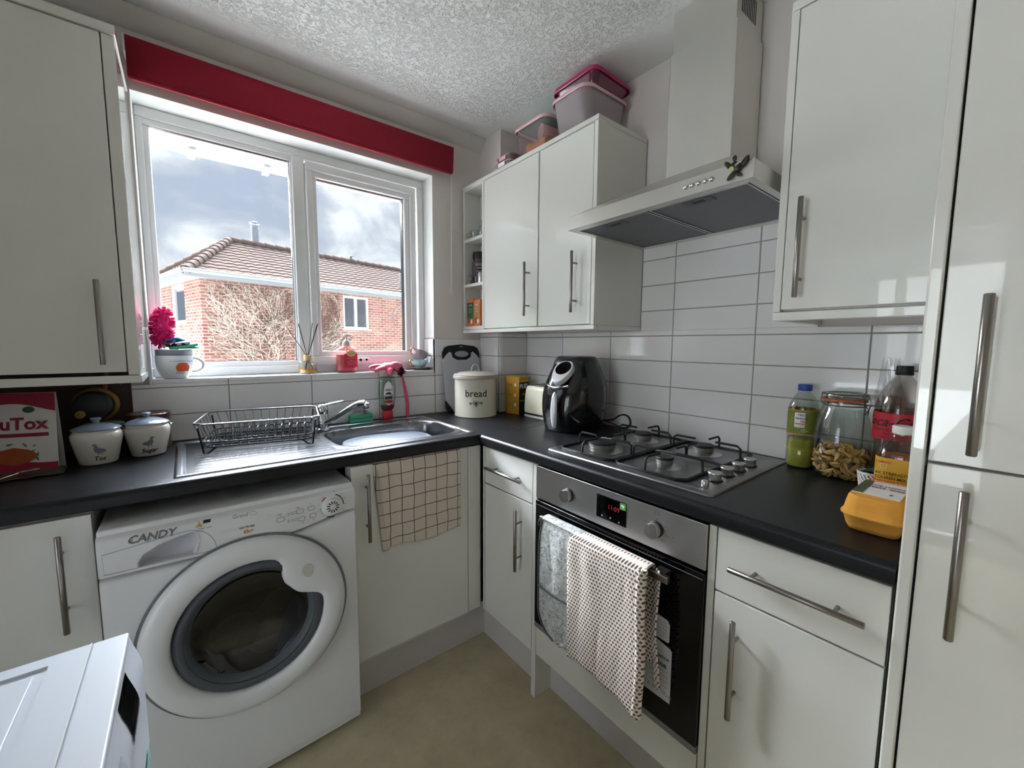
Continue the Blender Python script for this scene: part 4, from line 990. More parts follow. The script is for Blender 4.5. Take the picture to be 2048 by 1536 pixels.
for x in (-.132, -.086): MB().box(x, x+.022, -.56, -.40, H+.1643, H+.165).build('bread_slot', blackm, o)
# air fryer
FC = Vector((-.195, -.735, H))
r = thing('air_fryer', 'large black air fryer with a silver handle and round display', 'air fryer', FC)
def ztop(dx): return .314 - .30*max(0, -.035-dx)**1.0*1.35 - .5*max(0, -.09-dx)**1.2
def fr(u, v):
    a = 2*PI*u; ca, sa = math.cos(a), math.sin(a); p = .82; cx_ = math.copysign(abs(ca)**p, ca); sy_ = math.copysign(abs(sa)**p, sa)
    R = .106+.026*math.sin(PI*min(1, v*.9+.10))**.9 if v < 1 else .112
    tap = 1-.20*max(0, v-.55)**1.6/.45**1.6
    x = R*1.03*cx_*tap+(.012*v); y = R*.98*sy_*tap
    z = .004+(ztop(x)-.012-.004)*v
    return Vector((FC.x+x, FC.y+y, H+z))
MB().grid(fr, 64, 22, cu=True).build('body', black, r, smooth=60)
def frt(u, v):
    q0 = fr(u, 1)-FC; w_ = 1-v; dx = q0.x*w_+.006*v; dy = q0.y*w_
    return Vector((FC.x+dx*(1+.02*0), FC.y+dy, H+ztop(dx)-.012+.016*min(1, v*5)**.5*(1)))
MB().grid(frt, 64, 12, cu=True).build('top_cover', mat('dark_metallic_plastic', '#46484c', .28, metal=.6, coat=.3), r, smooth=60)
# round display, tilted to the front left
dn = Vector((-.70, -.12, .72)).normalized(); du = (Vector((0, 0, 1))-dn*dn.z).normalized(); dr_ = du.cross(dn)*-1
dcn = FC+Vector((-.098, -.030, .262))
def dfn(off): return lambda x, y: dcn+dr_*x+du*y+dn*off
def disc(pts, o0, o1, name, m_, par, bev=0):
    n = len(pts); f0, f1 = dfn(o0), dfn(o1); b = MB(); b.add([f0(*p) for p in pts]+[f1(*p) for p in pts], [tuple(range(n)), tuple(range(2*n-1, n-1, -1))]+[(i, i+n, (i+1) % n+n, (i+1) % n) for i in range(n)]); return b.build(name, m_, par, bevel=bev)
tear = [(.050*math.sin(a)*(1-.18*(1-math.cos(a))/2*1.2), .050*math.cos(a)*(1 if math.cos(a) > 0 else 1.45)) for a in [2*PI*k/40 for k in range(40)]]
o = disc(tear[::-1], -.018, .006, 'display_surround', mat('silver_plastic', '#d2d3d5', .3, metal=.25, coat=.3), r, .003)
disc(ell(0, .006, .036, .036, 36), .0055, .008, 'display', blackg, o, .001)
# chrome lower lip and handle
lipp = []
for k in range(15):
    a = math.radians(150+62*k/14); lipp.append((FC.x+.006+.128*math.cos(a), FC.y+.128*math.sin(a)*.96-.0, H+.20-.012*math.sin(PI*k/14)))
MB().tube(lipp, .006, 8).build('chrome_lip', chrome, r, smooth=60)
ha = math.radians(193); hx, hy = FC.x+.152*math.cos(ha), FC.y+.152*math.sin(ha)
q = Matrix.Rotation(ha, 3, 'Z')
def hdl(u, v):
    a = 2*PI*u; w_ = .0155*(math.sin(PI*min(.999, max(.001, v)))**.3)
    z = .022+.152*v; bow = .012*math.sin(PI*v)
    return Vector((hx, hy, H+z)) + q @ Vector((.009*math.cos(a)*min(1, w_/.012)+bow*.6, w_*math.sin(a), 0))
o = MB().grid(hdl, 20, 16, cu=True).build('handle', mat('silver_plastic', '#d2d3d5', .3, metal=.25, coat=.3), r, smooth=60)
b = MB(); b.add([Vector((hx, hy, H+.10))+q @ Vector(p) for p in ((-.03, -.012, -.01), (.004, -.012, -.01), (.004, .012, -.01), (-.03, .012, -.01), (-.03, -.012, .03), (.004, -.012, .03), (.004, .012, .03), (-.03, .012, .03))],
   [(0, 3, 2, 1), (4, 5, 6, 7), (0, 1, 5, 4), (1, 2, 6, 5), (2, 3, 7, 6), (3, 0, 4, 7)]); b.build('handle_mount', black, r)
r = thing('power_cable', 'black power cable looping behind the air fryer', 'cable', (-.03, -.86, H))
pts = [(-.07, -.80, H+.035), (-.05, -.845, H+.018), (-.035, -.875, H+.006), (-.022, -.90, H+.012), (-.016, -.905, H+.035), (-.014, -.89, H+.055), (-.014, -.865, H+.060), (-.014, -.84, H+.05), (-.014, -.81, H+.03), (-.014, -.76, H+.02)]
def smoothp(p, n=4):
    p = [Vector(q) for q in p]; out = []
    for i in range(len(p)-1):
        a, b_, c, d = p[max(0, i-1)], p[i], p[i+1], p[min(len(p)-1, i+2)]
        for k in range(n):
            t = k/n; out.append(.5*((2*b_)+(c-a)*t+(2*a-5*b_+4*c-d)*t*t+(3*b_-a-3*c+d)*t**3))
    return out+[p[-1]]
MB().tube(smoothp(pts), .0033, 8).build('cord', blackm, r)

# oil bottle
clr = thin('clear_bottle_plastic', '#eef2ee', .04, .07, edge=.55)
OC = (-.056, -1.553)
r = thing('oil_bottle', 'clear bottle of vegetable oil with a blue cap', 'bottle', (OC[0], OC[1], H))
MB().lathe([(0, .002), (.034, .002), (.040, .010), (.0405, .05), (.038, .058), (.0405, .066), (.0405, .175), (.039, .19), (.030, .212), (.0175, .229), (.0165, .236)], (OC[0], OC[1], H), 40, p=2.6, sy=.92).build('bottle', clr, r, smooth=50)
MB().lathe([(0, .004), (.033, .004), (.0385, .012), (.039, .09), (0, .09)], (OC[0], OC[1], H), 36, p=2.6, sy=.92).build('oil', mat('vegetable_oil', '#a9a640', .1, coat=.5), r, smooth=50)
MB().lathe([(.0178, .234), (.0185, .236), (.0185, .251), (.0175, .253), (0, .253)], (OC[0], OC[1], H), 28).build('cap', mat('blue_cap', '#2247a8', .35), r)
vl = mat('olive_green_label', '#6f7a2a', .5, var=.35, vs=45)
MB().lathe([(.0412, .106), (.0412, .178)], (OC[0], OC[1], H), 40, p=2.6, sy=.92, cap=False).build('label', vl, r)
for z0_, z1_ in ((.104, .107), (.176, .179)): MB().lathe([(.0416, z0_), (.0416, z1_)], (OC[0], OC[1], H), 40, p=2.6, sy=.92, cap=False).build('label_edge', mat('orange_print', '#c57a2a', .5), r)
OA = math.atan2(-1.97-OC[1], -1.52-OC[0])
of = wrap(OC, .0428, OA, H, .97)
b = MB(); patch(b, of, -.022, .022, .126, .170, 9, 2); b.build('label_panel', mat('label_white', '#e9e9e6', .4), r, recalc=False)
of2 = wrap(OC, .0434, OA, H, .97)
for z, s_, q in ((.163, 'TESCO', .009), (.153, 'VEGETABLE', .0078), (.144, 'OIL', .0085)): text(s_, q, lambda x, y, z=z: of2(x, z+y), 'lettering', mat('navy_print', '#2b3550', .5), r, bold=.02)
b = MB(); patch(b, of2, -.021, .021, .135, .139, 9, 2); b.build('label_stripe', mat('orange_print', '#c57a2a', .5), r, recalc=False)
text('naturally high in', .004, lambda x, y: of2(x, y+.1305), 'lettering', inkg, r)
outline(lambda x, y: of2(x, y), rrect(.02, .009, .004, 3, .008, .117), .001, 'label_mark', white, r); text('1L e', .007, lambda x, y: of2(x+.008, y+.117), 'lettering', white, r)
# clip-top jar with pasta
JC = (-.083, -1.656)
r = thing('glass_jar', 'large clip-top glass jar half filled with pasta shells', 'jar', (JC[0], JC[1], H))
jg = thin('clear_jar_glass', '#f0f5f3', .02, .06, edge=.6)
jp = [(0, .002), (.043, .002), (.056, .008), (.064, .03), (.0665, .075), (.0655, .12), (.060, .16), (.050, .192), (.0465, .203), (.0465, .215)]
MB().lathe(jp, (JC[0], JC[1], H), 56).build('jar_body', jg, r, smooth=60)
MB().lathe([(0, .0035), (.043, .0035), (.056, .010)], (JC[0], JC[1], H), 48).build('jar_base', jg, r, smooth=60)
o = MB().lathe([(.0505, .222), (.053, .226), (.053, .234), (.050, .239), (.040, .2405), (.038, .237), (0, .236)], (JC[0], JC[1], H), 48).build('lid', jg, r, smooth=40)
MB().lathe([(.044, .215), (.050, .216), (.0505, .220), (.050, .2225), (.044, .223)], (JC[0], JC[1], H), 48, cap=False).build('rubber_ring', mat('orange_rubber_seal', '#b5603a', .6), r)
wire = mat('jar_wire', '#6f6a66', .3, metal=1)
b = MB()
def circ(rr, z, n=40): return [(JC[0]+rr*math.cos(2*PI*k/n), JC[1]+rr*math.sin(2*PI*k/n), H+z) for k in range(n)]
b.tube(circ(.0485, .205), .0015, 6, closed=True); b.build('neck_wire', wire, r)
MB().tube(circ(.0515, .236), .0015, 6, closed=True).build('lid_wire', wire, o)
vdir = Vector((-1.97-JC[1], 0, 0))
for s, nm in ((1, 'hinge_wire'), (-1, 'clasp_wire')):
    sd = Vector((-.42, -.9, 0)).normalized()*s*-1 if 0 else Vector((.45, .89, 0)).normalized()*s
    base_ = Vector((JC[0], JC[1], H)); tn = Vector((-sd.y, sd.x, 0))
    L = [base_+sd*.052+tn*.009+Vector((0, 0, .236)), base_+sd*.060+tn*.009+Vector((0, 0, .228)), base_+sd*.062+tn*.010+Vector((0, 0, .212)), base_+sd*.055+tn*.010+Vector((0, 0, .202)),
         base_+sd*.055-tn*.010+Vector((0, 0, .202)), base_+sd*.062-tn*.010+Vector((0, 0, .212)), base_+sd*.060-tn*.009+Vector((0, 0, .228)), base_+sd*.052-tn*.009+Vector((0, 0, .236))]
    if s < 0: L = L[:3]+[base_+sd*.066+Vector((0, 0, .20)), base_+sd*.060+tn*.006+Vector((0, 0, .186)), base_+sd*.060-tn*.006+Vector((0, 0, .186)), base_+sd*.066+Vector((0, 0, .20))]+L[5:]
    MB().tube(L, .0014, 6).build(nm, wire, r)
JA = math.atan2(-1.97-JC[1], -1.52-JC[0])
em = thin('embossed_glass', '#e6ebe8', .05, .35)
jf = wrap(JC, .0675, JA-.35, H)
text('Kilner', .019, lambda x, y: jf(x, y+.128+x*.0), 'embossed_lettering', em, r, shear=.3)
outline(jf, rrect(.066, .024, .002, 2, 0, .129), .001, 'embossed_frame', em, r)
# pasta shells, one by one
pm = mat('pasta_shell_yellow', '#d7b06a', .5, var=.15, vs=60)
def shell_mesh(par):
    def f(u, v):
        a = -2.3+4.6*v; t_ = 2*u-1; rr = .0085*(1-.75*abs(t_)**2.2)*(1-.18*v)
        return Vector((t_*.0150, rr*math.sin(a), rr*(1-math.cos(a))*.9+.0012*math.sin(v*40)*(1-abs(t_))))
    return MB().grid(f, 11, 26).build('pasta_shell', pm, None, smooth=80, solid=.0012, recalc=False)
p0 = shell_mesh(None)
random.seed(11); shells = 0; cand = []
for lay in range(5):
    z = .012+lay*.0155; Rm = min(.056, .044+.0045*lay*2) if lay < 4 else .050
    n_ = 17 if lay < 4 else 13
    for k in range(n_): a = 2*PI*k/n_+lay*.7; cand.append((Rm*math.cos(a)*.93, Rm*math.sin(a)*.93, z+random.uniform(-.003, .004), a))
for k in range(16):
    a = random.uniform(0, 2*PI); q = random.random()**.5*.036; cand.append((q*math.cos(a), q*math.sin(a), .074+random.uniform(-.004, .008), a))
for i, (x, y, z, a) in enumerate(cand):
    o = p0 if i == 0 else p0.copy()
    if i: C.objects.link(o)
    o.location = (JC[0]+x, JC[1]+y, H+z+.002); o.rotation_euler = (random.uniform(0, 6.3), random.uniform(-.9, .9), random.uniform(0, 6.3))
    o['label'] = 'pale yellow pasta shell heaped in the clip-top glass jar'; o['category'] = 'pasta'; o['group'] = 'pasta shells in the glass jar'
# cola bottle
KC = (-.112, -1.777)
r = thing('cola_bottle', 'big nearly empty cola bottle with a red label and black cap', 'bottle', (KC[0], KC[1], H))
kp = [(0, .003), (.030, .003), (.046, .012), (.050, .03), (.0485, .07), (.0455, .10), (.047, .125), (.0515, .14), (.0515, .20), (.049, .225), (.040, .255), (.026, .28), (.0155, .292), (.0145, .298)]
MB().lathe(kp, (KC[0], KC[1], H), 44).build('bottle', thin('clear_cola_plastic', '#ece9e6', .03, .07, edge=.6), r, smooth=60)
MB().lathe([(0, .005), (.029, .005), (.044, .013), (.048, .03), (.0465, .07), (.044, .095), (0, .095)], (KC[0], KC[1], H), 40).build('cola', mat('cola_liquid', '#140a0a', .1), r, smooth=60)
MB().lathe([(.0165, .297), (.0175, .299), (.0175, .302), (.0165, .303), (.0165, .318), (.0155, .320), (0, .320)], (KC[0], KC[1], H), 30).build('cap', blackm, r)
MB().lathe([(.0522, .135), (.0522, .203)], (KC[0], KC[1], H), 44, cap=False).build('label', mat('cola_red_label', '#b3202f', .4), r)
KA = math.atan2(-1.97-KC[1], -1.52-KC[0]); kf = wrap(KC, .0528, KA-.40, H)
text('Coca-Cola', .034, lambda x, y: kf(x, y+.180), 'lettering', ink, r, shear=.4, bold=.01)
for z, s_, q in ((.160, 'ZERO SUGAR', .010), (.150, 'ZERO', .007), (.142, 'DECALORIE', .007)): text(s_, q, lambda x, y, z=z: kf(x-.004, y+z), 'lettering', ink, r)
# squash bottle
QC = (-.206, -1.797)
r = thing('squash_bottle', 'plastic squash bottle with white cap and yellow and orange label', 'bottle', (QC[0], QC[1], H))
MB().lathe([(0, .002), (.036, .002), (.0415, .008), (.042, .05), (.042, .10), (.0405, .112), (.036, .13), (.024, .148), (.0185, .155), (.018, .165)], (QC[0], QC[1], H), 44, p=3).build('bottle', thin('clear_pinkish_plastic', '#f0dcd4', .04, .07, edge=.5), r, smooth=50)
MB().lathe([(0, .004), (.035, .004), (.040, .009), (.0405, .095), (0, .095)], (QC[0], QC[1], H), 40, p=3).build('squash', mat('orange_squash', '#c96a28', .2), r, smooth=50)
MB().lathe([(.019, .163), (.0195, .165), (.0195, .180), (.0185, .182), (0, .182)], (QC[0], QC[1], H), 30).build('cap', white, r)
MB().lathe([(.0432, .052), (.0432, .108)], (QC[0], QC[1], H), 44, p=3, cap=False).build('label', mat('yellow_label', '#d8a433', .5), r)
MB().lathe([(.0434, .008), (.0434, .054)], (QC[0], QC[1], H), 44, p=3, cap=False).build('label', mat('orange_label', '#d2521f', .5), r)
# the bottle is square: print on its flat face turned to -x
qf = plane((QC[0]-.0445, QC[1], H), (0, -1, 0), (0, 0, 1))
for z, s_, q, m_ in ((.098, 'LEMON', .008, 'orange_label'), (.072, '4X STRENGTH', .0095, 'brown_print'), (.062, 'SQUASH MIX', .0095, 'brown_print'), (.048, 'A QUARTER', .0115, 'label_white'), (.037, 'OF THE AMOUNT', .008, 'label_white')):
    text(s_, q, lambda x, y, z=z: qf(x-.036, z+y), 'lettering', MATS[m_], r, align='LEFT', bold=.02)
outline(lambda x, y: qf(x-.022, y+.088), [(-.006, .006), (-.004, -.005), (.004, -.005), (.006, .006)][::-1], .0008, 'glass_drawing', MATS['label_white'], r)
# small white pot with plant
PC = (-.176, -1.741)
r = thing('plant_pot', 'small ribbed white pot with green leaves behind the squash bottle', 'plant pot', (PC[0], PC[1], H))
def potf(u, v):
    rr = (.020+.007*v)*(1+.05*math.sin(18*2*PI*u+v*20)); return Vector((PC[0]+rr*math.cos(2*PI*u), PC[1]+rr*math.sin(2*PI*u), H+.001+.052*v))
MB().grid(potf, 90, 12, cu=True).build('pot', white, r, smooth=60)
MB().lathe([(0, .001), (.0195, .001), (.026, .047), (0, .047)], (PC[0], PC[1], H), 24).build('soil', mat('dark_soil', '#2a211a', .9, bump=1, bs=200), r)
def leafm(b, base, d, L, wd, droop=.3):
    d = Vector(d).normalized(); sd = d.cross(Vector((0, 0, 1))); sd = sd.normalized() if sd.length > .01 else Vector((1, 0, 0))
    def f(u, v): return Vector(base)+d*L*u+sd*wd*(v-.5)*2*math.sin(PI*min(.98, u*.9+.06))+Vector((0, 0, -droop*L*u*u-.25*wd*abs(v-.5)))
    b.grid(f, 7, 5)
b = MB(); random.seed(2)
for k in range(16):
    a = k*2.4; leafm(b, (PC[0], PC[1], H+.046), (math.cos(a), math.sin(a), random.uniform(.5, 1.6)), random.uniform(.018, .028), .007)
b.build('leaves', mat('deep_green_leaf', '#2f5a44', .5, var=.3, vs=60), r, smooth=80, recalc=False)
# bag of spaghetti standing behind
r = thing('spaghetti_bag', 'clear crinkled bag of spaghetti behind the jar and cola bottle', 'bag', (-.035, -1.765, H))
b = MB(); random.seed(4)
for k in range(60): x, y = random.uniform(-.046, -.024), random.uniform(-1.768, -1.730); b.tube([(x, y, H+.004), (x+random.uniform(-.004, .004), y+random.uniform(-.004, .004), H+.235)], .001, 4)
b.build('spaghetti', mat('dry_spaghetti', '#b98d62', .5), r)
def bagf(u, v):
    a = 2*PI*u; w_ = 1-.55*max(0, v-.72)/.28; wob = 1+.12*noise.noise(Vector((math.cos(a)*2, math.sin(a)*2, v*9)))
    sq_ = 1 if v < .9 else 1+(v-.9)*3*abs(math.sin(a*5))
    return Vector((-.034+.018*math.cos(a)*w_*wob*sq_, -1.748+.012*v+.030*math.sin(a)*w_*wob*sq_, H+.002+.325*v+.014*math.sin(a*7)*(v > .85)))
MB().grid(bagf, 44, 26, cu=True).build('film', thin('clear_film', '#f6f6f6', .08, .10, edge=.5), r, smooth=30)
# egg carton
r = thing('egg_carton', 'orange cardboard egg carton with a printed label, at the worktop edge', 'egg carton', (-.38, -1.795, H))
cardm = mat('orange_pulp_card', '#d99a3c', .85, var=.06, vs=40, bump=.5, bs=160)
ex0, ex1, ey0, ey1 = -.505, -.215, -1.857, -1.752
def eggb(u, v):                                   # lower tray with egg bulges
    a = 2*PI*u; pts_ = rrect(.17, .098, .026, 10); i = int(u*len(pts_)) % len(pts_); x, y = pts_[i]
    pr = [(.72, 0), (.82, .002), (.90, .012), (.97, .030), (1.04, .0335), (1.04, .035)]
    q = pr[round(v*5)]; bul = 1+(.0 if q[1] > .029 else .05*math.cos(x*2*PI/.095)*(1 if abs(y) > .03 else .2))
    return Vector((-.4195+x*q[0]*(1 if abs(x) < .1 else bul), -1.803+y*q[0]*bul, H+.0005+q[1]))
npt = len(rrect(.17, .098, .026, 10))
MB().grid(eggb, npt, 6, cu=True).build('tray', cardm, r, smooth=50)
def eggt(u, v):
    pts_ = rrect(.17, .098, .026, 10); i = int(u*len(pts_)) % len(pts_); x, y = pts_[i]
    pr = [(1.045, .0355), (1.045, .037), (.97, .039), (.92, .055), (.86, .068), (.80, .0735), (.5, .075), (.0, .0755)]
    q = pr[round(v*7)]; yy = y*q[0] if v < .8 else y*q[0]
    return Vector((-.4195+x*(q[0] if v < .1 else 1-(1-q[0])*.42 if v < .8 else q[0]), -1.803+yy, H+.0005+q[1]))
lid_ = MB().grid(eggt, npt, 8, cu=True).build('lid', cardm, r, smooth=50)
etop = lambda x, y: Vector((-.4195+x, -1.803+y, H+.0765+.0))
MB().prism([(-.475, -1.838), (-.362, -1.838), (-.362, -1.766), (-.475, -1.766)], 'z', H+.0742, H+.0764).build('label', mat('label_white', '#e9e9e6', .4), lid_)
blob(lambda x, y: Vector((x, y, H+.0768)), [(-.475, -1.766), (-.475, -1.784), (-.44, -1.775), (-.42, -1.782), (-.39, -1.774), (-.362, -1.782), (-.362, -1.766)]).build('label_print', mat('dark_leaf_print', '#4a5a36', .6, var=.4, vs=60), lid_)
prp = mat('purple_print', '#7d2747', .5)
text('THE HAPPY', .011, plane((-.395, -1.808, H+.0769), (0, -1, 0), (1, 0, 0)), 'lettering', prp, lid_, bold=.03); text('EGG CO.', .016, plane((-.412, -1.808, H+.0769), (0, -1, 0), (1, 0, 0)), 'lettering', prp, lid_, bold=.03)
text('6', .014, plane((-.452, -1.822, H+.0769), (0, -1, 0), (1, 0, 0)), 'lettering', mat('dark_green_print', '#3f5f36', .5), lid_, bold=.03)
efr = lambda x, z: Vector((-.4985+z*.32, -1.800-x, H+.045+z))
text('HAPPY', .013, lambda x, z: efr(x, z+.010)-Vector((.0015, 0, 0)), 'embossed_lettering', cardm, lid_, bold=.04); text('EGG', .012, lambda x, z: efr(x, z-.003)-Vector((.0035, 0, 0)), 'embossed_lettering', cardm, lid_, bold=.04)

# ================================================================== TOWELS
def over_bar(y0, y1, zb0, zb1, zback, ny=60, nv=70, wave=.004, seed=0, xf_=-.646, side=0, shape=None):
    zt = .7335
    def f(u, v):
        y = y0+(y1-y0)*u; zb = zb0+(zb1-zb0)*u
        L1 = zt-zback; L2 = .030; L3 = zt-zb; s = v*(L1+L2+L3)
        n_ = noise.noise(Vector((y*14+seed, 0, 0)))*wave*1.6+noise.noise(Vector((y*30+seed, s*6, 3)))*wave*.5
        if s < L1: x, z = -.6135, zback+s; x += n_*.1
        elif s < L1+L2:
            t_ = (s-L1)/L2*PI; x = -.6305+.017*math.cos(t_); z = zt+.007*math.sin(t_)
        else:
            q = s-L1-L2; x = xf_-.001-min(1, q/.05)*(.003+abs(n_)*1.2+.006*q); z = zt-q
        if shape: y, z = shape(u, v, y, z, s-L1-L2, L3)
        return Vector((x, y, z))
    return MB().grid(f, ny, nv)
# oven glove
gm_ = mat('grey_quilted_print', '#bfc4c2', .85, bump=.0)
t = gm_.node_tree; o = nd(t, 'ShaderNodeTexCoord'); v = nd(t, 'ShaderNodeTexNoise'); v.inputs['Scale'].default_value = 34; v.inputs['Detail'].default_value = 2; v.inputs['Distortion'].default_value = 2.2
t.links.new(o.outputs['Object'], v.inputs[0]); r_ = nd(t, 'ShaderNodeValToRGB'); ee = r_.color_ramp.elements; ee[0].position = .46; ee[0].color = lin('#b9bbb7'); ee[1].position = .56; ee[1].color = lin('#c3c5c1')
k_ = ee.new(.505); k_.color = lin('#6e7576'); t.links.new(v.outputs[0], r_.inputs[0]); t.links.new(r_.outputs[0], bsdf(gm_).inputs['Base Color'])
v2 = nd(t, 'ShaderNodeTexNoise'); v2.inputs['Scale'].default_value = 22; t.links.new(o.outputs['Object'], v2.inputs[0]); k = nd(t, 'ShaderNodeBump'); k.inputs['Strength'].default_value = .8; k.inputs['Distance'].default_value = .012
t.links.new(v2.outputs[0], k.inputs['Height']); t.links.new(k.outputs[0], bsdf(gm_).inputs['Normal'])
r = thing('oven_glove', 'grey patterned double oven glove hanging at the left end of the oven handle', 'oven glove', (-.64, -1.10, .55))
def gshape(u, v, y, z, q, L3):
    c = (y-(-1.113)); hw = .090
    if q > 0:
        k = q/L3; rr = max(0, (q-(L3-.085))/.085); y = -1.113+c*math.sqrt(max(.02, 1-rr*rr))*(1+.03*math.sin(k*3))
        if abs(c) < .09: pass
    gather = 1-.10*math.exp(-(max(0, q)/.06)**2) if q > -.03 else .9
    return -1.113+(y+1.113)*gather, z
over_bar(-1.025, -1.201, .352, .352, .50, 50, 80, wave=.006, seed=4, xf_=-.641, shape=gshape).build('glove', gm_, r, solid=.006, smooth=80)
def gl_edge(u):                                    # dark bound edge and pocket seam
    k = u; q = .38*k; rr = max(0, (q-(.3815-.085))/.085); return q, math.sqrt(max(.02, 1-rr*rr))
edge = [];
for k in range(40): q, w_ = gl_edge(k/39); edge.append((-.648-.004*min(1, q/.05)-.006*q, -1.113+.0905*w_*(1-.10*math.exp(-(q/.06)**2)), .7335-q))
bind = mat('dark_grey_binding', '#4a4e50', .9)
MB().tube(edge, .003, 6).build('binding', bind, r)
MB().tube([(-.658-.002*math.sin(k*.7), -1.026-.0045*k*4, .508+.0015*math.sin(k)) for k in range(10)], .0032, 6).build('pocket_seam', bind, r)
MB().tube([(-.645, -1.030, .735), (-.655, -1.024, .728), (-.654, -1.018, .715), (-.648, -1.016, .705), (-.645, -1.021, .71), (-.648, -1.026, .722)], .0022, 6).build('hanging_loop', bind, r)
# waffle towel
wm = mat('waffle_dotted_cotton', '#cdbcb0', .95)
t = wm.node_tree; o = nd(t, 'ShaderNodeTexCoord'); sp_ = nd(t, 'ShaderNodeSeparateXYZ'); cb = nd(t, 'ShaderNodeCombineXYZ'); t.links.new(o.outputs['Object'], sp_.inputs[0])
def mth(t, op, a, b=None):
    n = nd(t, 'ShaderNodeMath', operation=op)
    for i, q in enumerate((a, b)):
        if q is None: continue
        if isinstance(q, (int, float)): n.inputs[i].default_value = q
        else: t.links.new(q, n.inputs[i])
    return n.outputs[0]
row = mth(t, 'MULTIPLY', sp_.outputs[2], 100.0); colm = mth(t, 'MULTIPLY', sp_.outputs[1], 100.0)
half = mth(t, 'MULTIPLY', mth(t, 'MODULO', mth(t, 'ABSOLUTE', mth(t, 'FLOOR', row)), 2.0), .5)
fx = mth(t, 'SUBTRACT', mth(t, 'FRACT', mth(t, 'ADD', colm, half)), .5); fz_ = mth(t, 'SUBTRACT', mth(t, 'FRACT', row), .5)
dist = mth(t, 'SQRT', mth(t, 'ADD', mth(t, 'MULTIPLY', fx, fx), mth(t, 'MULTIPLY', fz_, fz_)))
r_ = nd(t, 'ShaderNodeValToRGB'); r_.color_ramp.elements[0].position = .27; r_.color_ramp.elements[0].color = lin('#5d4a42'); r_.color_ramp.elements[1].position = .36; r_.color_ramp.elements[1].color = lin('#e6dad0')
t.links.new(dist, r_.inputs[0]); t.links.new(r_.outputs[0], bsdf(wm).inputs['Base Color']); k = nd(t, 'ShaderNodeBump'); k.inputs['Distance'].default_value = .0015; t.links.new(dist, k.inputs['Height']); t.links.new(k.outputs[0], bsdf(wm).inputs['Normal'])
r = thing('tea_towel', 'cream and brown dotted waffle towel hanging over the oven handle', 'tea towel', (-.65, -1.31, .55))
def wshape(u, v, y, z, q, L3):
    if q > 0:
        k = q/L3; y += .010*k*(1-2*u)*0 + .004*math.sin(k*6+u*4)
        z += -.018*max(0, u-.85)/.15*k + .012*math.sin(u*5)*k*.6
    return y, z
over_bar(-1.172, -1.418, .362, .362, .47, 60, 80, wave=.005, seed=9, xf_=-.664, shape=wshape).build('towel_front', wm, r, solid=.005, smooth=80)
def fold(u, v):
    z = .742-.392*v; y = -1.415-.017*math.sin(PI*u); x = -.672-.003*v+.012*math.cos(PI*u)*1; return Vector((x-.002*math.sin(v*5), y+.003*math.sin(v*8), z+.006*u))
MB().grid(fold, 8, 40).build('towel_fold', wm, r, solid=.004, smooth=80)
def bk(u, v): return Vector((-.622-.012*u+.003*math.sin(v*9), -1.425-.020*u-.012*v+.01*math.sin(v*3), .735-.31*v))
MB().grid(bk, 8, 40).build('towel_back', wm, r, solid=.004, smooth=80)
# checked tea towel over the sink cabinet door
cm_ = mat('checked_linen', '#c0ad9c', .95)
t = cm_.node_tree; o = nd(t, 'ShaderNodeTexCoord'); sp_ = nd(t, 'ShaderNodeSeparateXYZ'); nz = nd(t, 'ShaderNodeTexNoise'); nz.inputs['Scale'].default_value = 12; t.links.new(o.outputs['Object'], nz.inputs[0]); t.links.new(o.outputs['Object'], sp_.inputs[0])
wob = mth(t, 'MULTIPLY', nz.outputs[0], .012)
gx = mth(t, 'ABSOLUTE', mth(t, 'SUBTRACT', mth(t, 'FRACT', mth(t, 'MULTIPLY', mth(t, 'ADD', sp_.outputs[0], wob), 21.5)), .5)); gz = mth(t, 'ABSOLUTE', mth(t, 'SUBTRACT', mth(t, 'FRACT', mth(t, 'MULTIPLY', mth(t, 'ADD', sp_.outputs[2], wob), 21.5)), .5))
mn = mth(t, 'MINIMUM', gx, gz); r_ = nd(t, 'ShaderNodeValToRGB'); r_.color_ramp.elements[0].position = .022; r_.color_ramp.elements[0].color = lin('#4b3a32'); r_.color_ramp.elements[1].position = .036; r_.color_ramp.elements[1].color = lin('#cdc0b2')
t.links.new(mn, r_.inputs[0]); t.links.new(r_.outputs[0], bsdf(cm_).inputs['Base Color'])
r = thing('tea_towel', 'beige checked tea towel with thin brown lines hanging on the sink cabinet door', 'tea towel', (-.86, -.595, .72))
def ck(u, v):
    x = -1.025+.335*u; s = v*.33; w_ = noise.noise(Vector((x*9, s*3, 1)))*.004+.003*math.sin(x*26)
    if s < .02: return Vector((x, -.574-s*.9, .8805))
    q = s-.02; return Vector((x+.030*(1-u)*(q/.31)*1.0, -.5905-.004*min(1, q/.03)-abs(w_)*min(1, q/.05)-.004*q, .879-q-.012*math.sin(u*2.6)*q/.3+.004*math.sin(u*9)*(q/.3)))
MB().grid(ck, 70, 50).build('towel_front', cm_, r, solid=.002, smooth=80)
def ck2(u, v):
    q = .315*v; return Vector((-1.037+.024*u+.028*v, -.589-.006*math.sin(PI*u)-.003*v, .878-q*(1.02)))
MB().grid(ck2, 10, 40).build('towel_fold', cm_, r, solid=.002, smooth=80)

